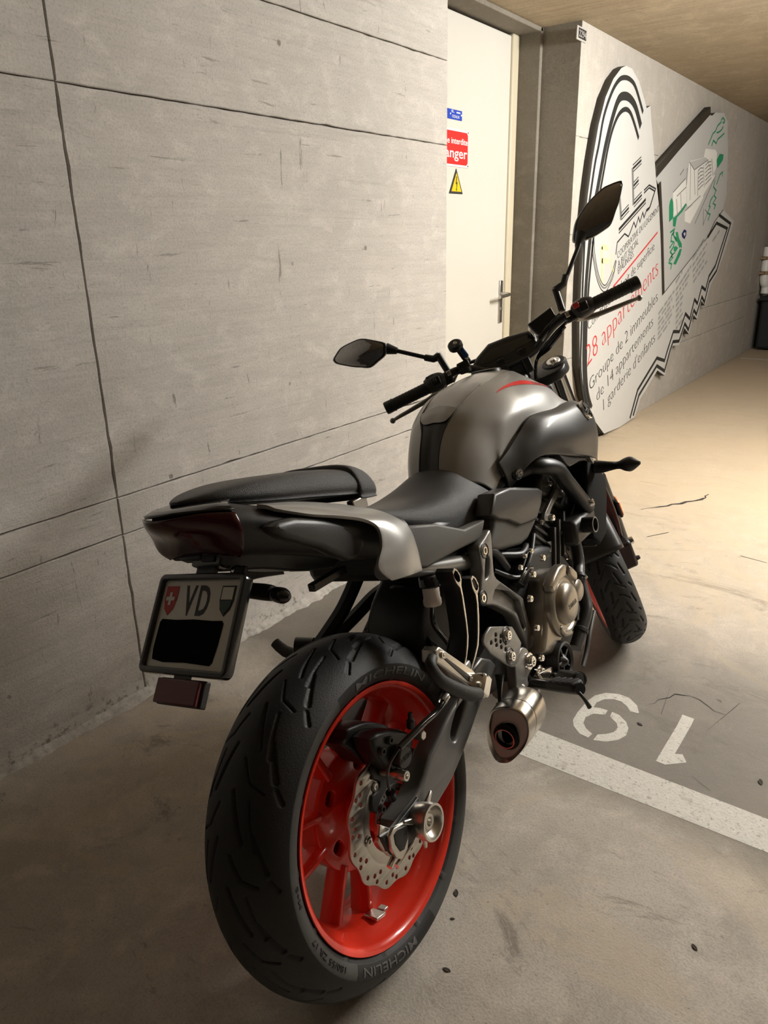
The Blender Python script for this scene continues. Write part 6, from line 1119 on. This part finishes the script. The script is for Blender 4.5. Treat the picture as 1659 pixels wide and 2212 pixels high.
# mudguard over the front tyre
G = []
for i in range(9):
    a = math.radians(166-i*14); row = []
    for y, r in ((-.070, .270), (-.072, .295), (-.062, .318), (-.035, .328), (0, .331), (.035, .328), (.062, .318), (.072, .295), (.070, .270)):
        row.append(SV((1.40+r*math.cos(a), y, .30+r*math.sin(a))))
    G.append(row)
fe = patch('front_fender', G, m_black, bike, nu=4, nv=4, solid=.004)
for s in (-1, 1): Sbox('fender_mount', fk(.555, s*.092), (.05, .02, .07), FR, m_black, fe, bevel=.005)
# handlebar
HB = [(.985, -.362, 1.038), (.985, -.24, 1.040), (1.000, -.14, 1.040), (1.030, -.065, 1.000), (1.036, 0, .995), (1.030, .065, 1.000), (1.000, .14, 1.040), (.985, .24, 1.036), (.985, .362, 1.034)]
bar = Stube('handlebar', HB, .0115, m_blk, bike, n=6)
for s in (-1, 1): Sbox('bar_clamp', (1.036, s*.030, .985), (.038, .024, .07), I3, m_blk, bar, bevel=.005)
for s in (-1, 1):
    z1 = 1.034 if s > 0 else 1.040
    g = Stube('hand_grip', [(.985, s*.240, z1), (.985, s*.244, z1), (.985, s*.338, z1), (.985, s*.342, z1)], [.0185, .0165, .0165, .0190], m_grip, bike, n=3, seg=20)
    for k in range(9): SL('grip_rib', [(.0163, -.002), (.0169, -.001), (.0169, .001), (.0163, .002)], (.985, s*(.252+.0095*k), z1), (0, 1, 0), m_grip, g, seg=16)
    SL('bar_end', [(.012, -.022), (.013, -.012), (.0175, -.010), (.0180, .008), (.0165, .012), (.007, .012), (.006, .008), (0, .008)], (.985, s*.356, z1), (0, s, 0), m_blk, g, seg=24)
    # switch housing
    sw_ = Stube('switch_housing', [(.988, s*.190, z1), (.986, s*.200, z1+.002), (.985, s*.222, z1+.003), (.985, s*.240, z1)], [.017, .024, .026, .021], m_black, bike, n=3, seg=20)
    Sbox('switch_block', (.962, s*.212, z1+.006), (.016, .026, .026), I3, m_blk, sw_, bevel=.004)
    if s > 0:
        Sbox('rocker', (.952, s*.214, z1+.010), (.006, .010, .010), I3, m_eng, sw_, bevel=.002); Sbox('switch_top', (.985, s*.222, z1+.022), (.030, .026, .012), I3, m_black, sw_, bevel=.004)
    else: Sbox('kill_switch', (.957, s*.196, z1+.016), (.010, .016, .014), I3, m_pr2, sw_, bevel=.002)
    # lever and perch
    lv = Stube('hand_lever', [(1.020, s*.195, z1-.010), (1.040, s*.215, z1-.018), (1.040, s*.245, z1-.028), (1.036, s*.300, z1-.033), (1.040, s*.345, z1-.036), (1.046, s*.366, z1-.038)], [.010, .011, .0075, .0065, .0055, .0045], m_lever, bike, n=5, seg=12)
    vs, fs = lathe_data([(0, -.0085), (.005, -.0068), (.0082, -.002), (.0082, .002), (.005, .0068), (0, .0085)], (1.048, s*.370, z1-.0385), (0, s, 0), 16); Sm('lever_ball', vs, fs, m_lever, lv)
    Sbox('lever_perch', (1.005, s*.185, z1-.002), (.050, .038, .030), I3, m_blk, bike, bevel=.006)
# right: brake master cylinder and reservoir
mc = face_plate('brake_master_cylinder', [tuple(q) for q in BD['resR'][1]], lambda y, z: 1.00, .040, m_blk, bike, bevel=.004, rnd=0)
Stube('master_tube', [(1.005, -.16, 1.050), (1.008, -.115, 1.035), (1.012, -.085, 1.020)], .012, m_gloss, mc, n=2)
for k in range(3): Stube('control_cable', [(1.01, -.17+.012*k, 1.03-.01*k), (1.04, -.12+.01*k, 1.01-.012*k), (1.07, -.06, .97), (1.06, -.03, .90)], .005, m_gloss, bar, n=5, seg=8)
Stube('control_cable', [(1.01, .17, 1.02), (1.05, .13, 1.045), (1.06, .06, 1.03), (1.06, .03, .93)], .005, m_gloss, bar, n=5, seg=8)
for s in (-1, 1): Sbox('perch_bolt', (.985, s*.172, 1.045), (.012, .012, .014), I3, m_chr, bar, bevel=.002)
# mirrors
for s, k in ((1, 'mirL'), (-1, 'mirR')):
    pts = [tuple(q) for q in BD[k][1]]; cy_ = sum(q[0] for q in pts)/len(pts); cz_ = sum(q[1] for q in pts)/len(pts)
    ma, mb = ((.255, .147) if s > 0 else (.232, .045))       # tilt of the glass
    xf = lambda y, z, ma=ma, mb=mb: 1.03+ma*(y-cy_)+mb*(z-cz_)
    mi = face_plate('rear_mirror', pts, xf, .030, m_blk, bike, bevel=.006, rnd=3)
    sc_ = [(cy_+(y-cy_)*.90, cz_+(z-cz_)*.90) for y, z in pts]
    face_plate('mirror_glass', sc_, lambda y, z: xf(y, z)-.0016, .002, m_mirror, mi, bevel=.0003, rnd=3)
    if s > 0:
        Stube('mirror_stalk', [(1.035, .302, 1.180), (1.030, .270, 1.160), (1.012, .200, 1.103), (1.008, .186, 1.096)], .0058, m_blk, mi, n=1)
        Stube('mirror_boot', [(1.036, .298, 1.182), (1.031, .274, 1.163)], [.016, .009], m_rubber, mi, n=1)
        Stube('mirror_joint', [(1.016, .212, 1.112), (1.010, .193, 1.098), (1.006, .176, 1.098)], [.009, .010, .012], m_blk, mi, n=1); Stube('mirror_post', [(1.006, .178, 1.104), (.996, .172, 1.050)], .0095, m_blk, mi, n=1)
    else:
        Stube('mirror_stalk', [(1.040, -.290, 1.215), (1.030, -.278, 1.195), (1.012, -.206, 1.128), (1.008, -.196, 1.118)], .0058, m_blk, mi, n=1)
        Stube('mirror_boot', [(1.044, -.300, 1.222), (1.034, -.276, 1.196)], [.016, .008], m_rubber, mi, n=1)
        Stube('mirror_joint', [(1.016, -.214, 1.140), (1.010, -.198, 1.122), (1.006, -.172, 1.116)], [.009, .010, .012], m_blk, mi, n=1); Stube('mirror_post', [(1.006, -.174, 1.120), (.996, -.166, 1.060)], .0095, m_blk, mi, n=1)
# instrument panel
dp = [tuple(q) for q in BD['dash'][1]]; dx = lambda y, z: 1.03+.45*(z-1.03)
da = face_plate('instrument_panel', dp, dx, .055, m_black, bike, bevel=.008, rnd=0)
sc_ = [tuple(q) for q in BD['screen'][1]]; face_plate('display', sc_, lambda y, z: dx(y, z)-.0012, .003, m_dash, da, bevel=.0006, rnd=0)
for k in range(3): Stube('panel_rib', [(1.035+.01*k, -.076+.002*k, .998), (1.045+.01*k, -.080+.002*k, 1.038)], .003, m_blk, da, n=1, seg=8)
Sbox('panel_bracket', (1.06, 0, .965), (.05, .06, .06), I3, m_blk, da, bevel=.006)
# headlight in front of the forks
hd = Sm('headlight', *ring_data([[(x, y*k, z) for y, z in ((-.09, .86), (-.05, .97), (.05, .97), (.09, .86), (.05, .76), (-.05, .76))] for x, k in ((1.15, .9), (1.20, 1.), (1.26, .85), (1.28, .6))]), m_black, bike) if False else Sbox('headlight', (1.22, 0, .84), (.12, .17, .20), FR, m_black, bike, bevel=.03)
SL('headlight_lens', [(0, .012), (.05, .008), (.072, 0), (.074, -.01)], (1.278, 0, .815), (.95, 0, -.2), m_chr, hd, seg=32)
# phone holder on the bar
ph = Stube('phone_mount', [(.990, .128, 1.028), (.985, .128, 1.048)], .017, m_blk, bike, n=1, seg=18)
Sbox('clamp_block', (.985, .128, 1.046), (.03, .034, .022), I3, m_black, ph, bevel=.004)
A0, A1 = Vector((.985, .114, 1.056)), Vector((.965, .122, 1.094)); dd = (A1-A0).normalized(); F = frame_dir(dd, (1, 0, 0))
Sbox('arm', (A0+A1)/2, (.018, .022, .060), F, m_blk, ph, bevel=.005)
Sbox('blue_sleeve', (A0+A1)/2+Vector((-.008, -.004, .004)), (.014, .026, .032), F, m_bluep, ph, bevel=.004)
SL('holder_head', [(0, .008), (.016, .008), (.020, .004), (.020, -.006), (.012, -.010)], (.960, .126, 1.102), (-.7, .0, .7), m_blk, ph, seg=24)
for c in ((.948, .124, 1.108), (.966, .112, 1.060)): SL('screw', [(0, .002), (.004, .002), (.005, 0)], c, (-1, -.2, .4), m_alu, ph, seg=12)
# front indicators
for s in (-1, 1):
    P = [(x, -y*s if False else y*(-s)*-1 if False else (y if s < 0 else -y), z) for x, y, z in BD['ind']]
    fi = tube('front_indicator', P[:4], [.017, .016, .010, .012], m_blk, bike, n=4); tube('indicator_body', P[3:], [.013, .0185, .004], m_black, fi, n=6, seg=18)
# brake-fluid look: ring of the ignition barrel
SL('ignition', [(0, .010), (.014, .010), (.018, .004), (.018, -.02)], (1.02, 0, .945), SDIR, m_eng, bike, seg=24)
# ------------------------------------------------------------------ small debris on the floor
m_leaf = M('dry_leaf', (.045, .035, .024), .9)
def leaf(loc, s, rot, label):
    e = []
    P = [(-1, 0, .0), (-.5, .42, .10), (.1, .5, .22), (.7, .25, .12), (1.05, .0, .04), (.6, -.3, .18), (0, -.45, .08), (-.6, -.3, .16)]
    c, sn = math.cos(rot), math.sin(rot)
    vs = [(loc[0]+s*(c*x-sn*y), loc[1]+s*(sn*x+c*y), .0006+s*z*.5) for x, y, z in P]+[(loc[0], loc[1], .0006+s*.02)]
    o = mesh('dry_leaf', vs, [(i, (i+1) % 8, 8) for i in range(8)], m_leaf, None, smooth=False)
    md = o.modifiers.new('solid', 'SOLIDIFY'); md.thickness = .0008
    tag(o, label, 'leaf')
for d in DEBRIS: leaf(*d)
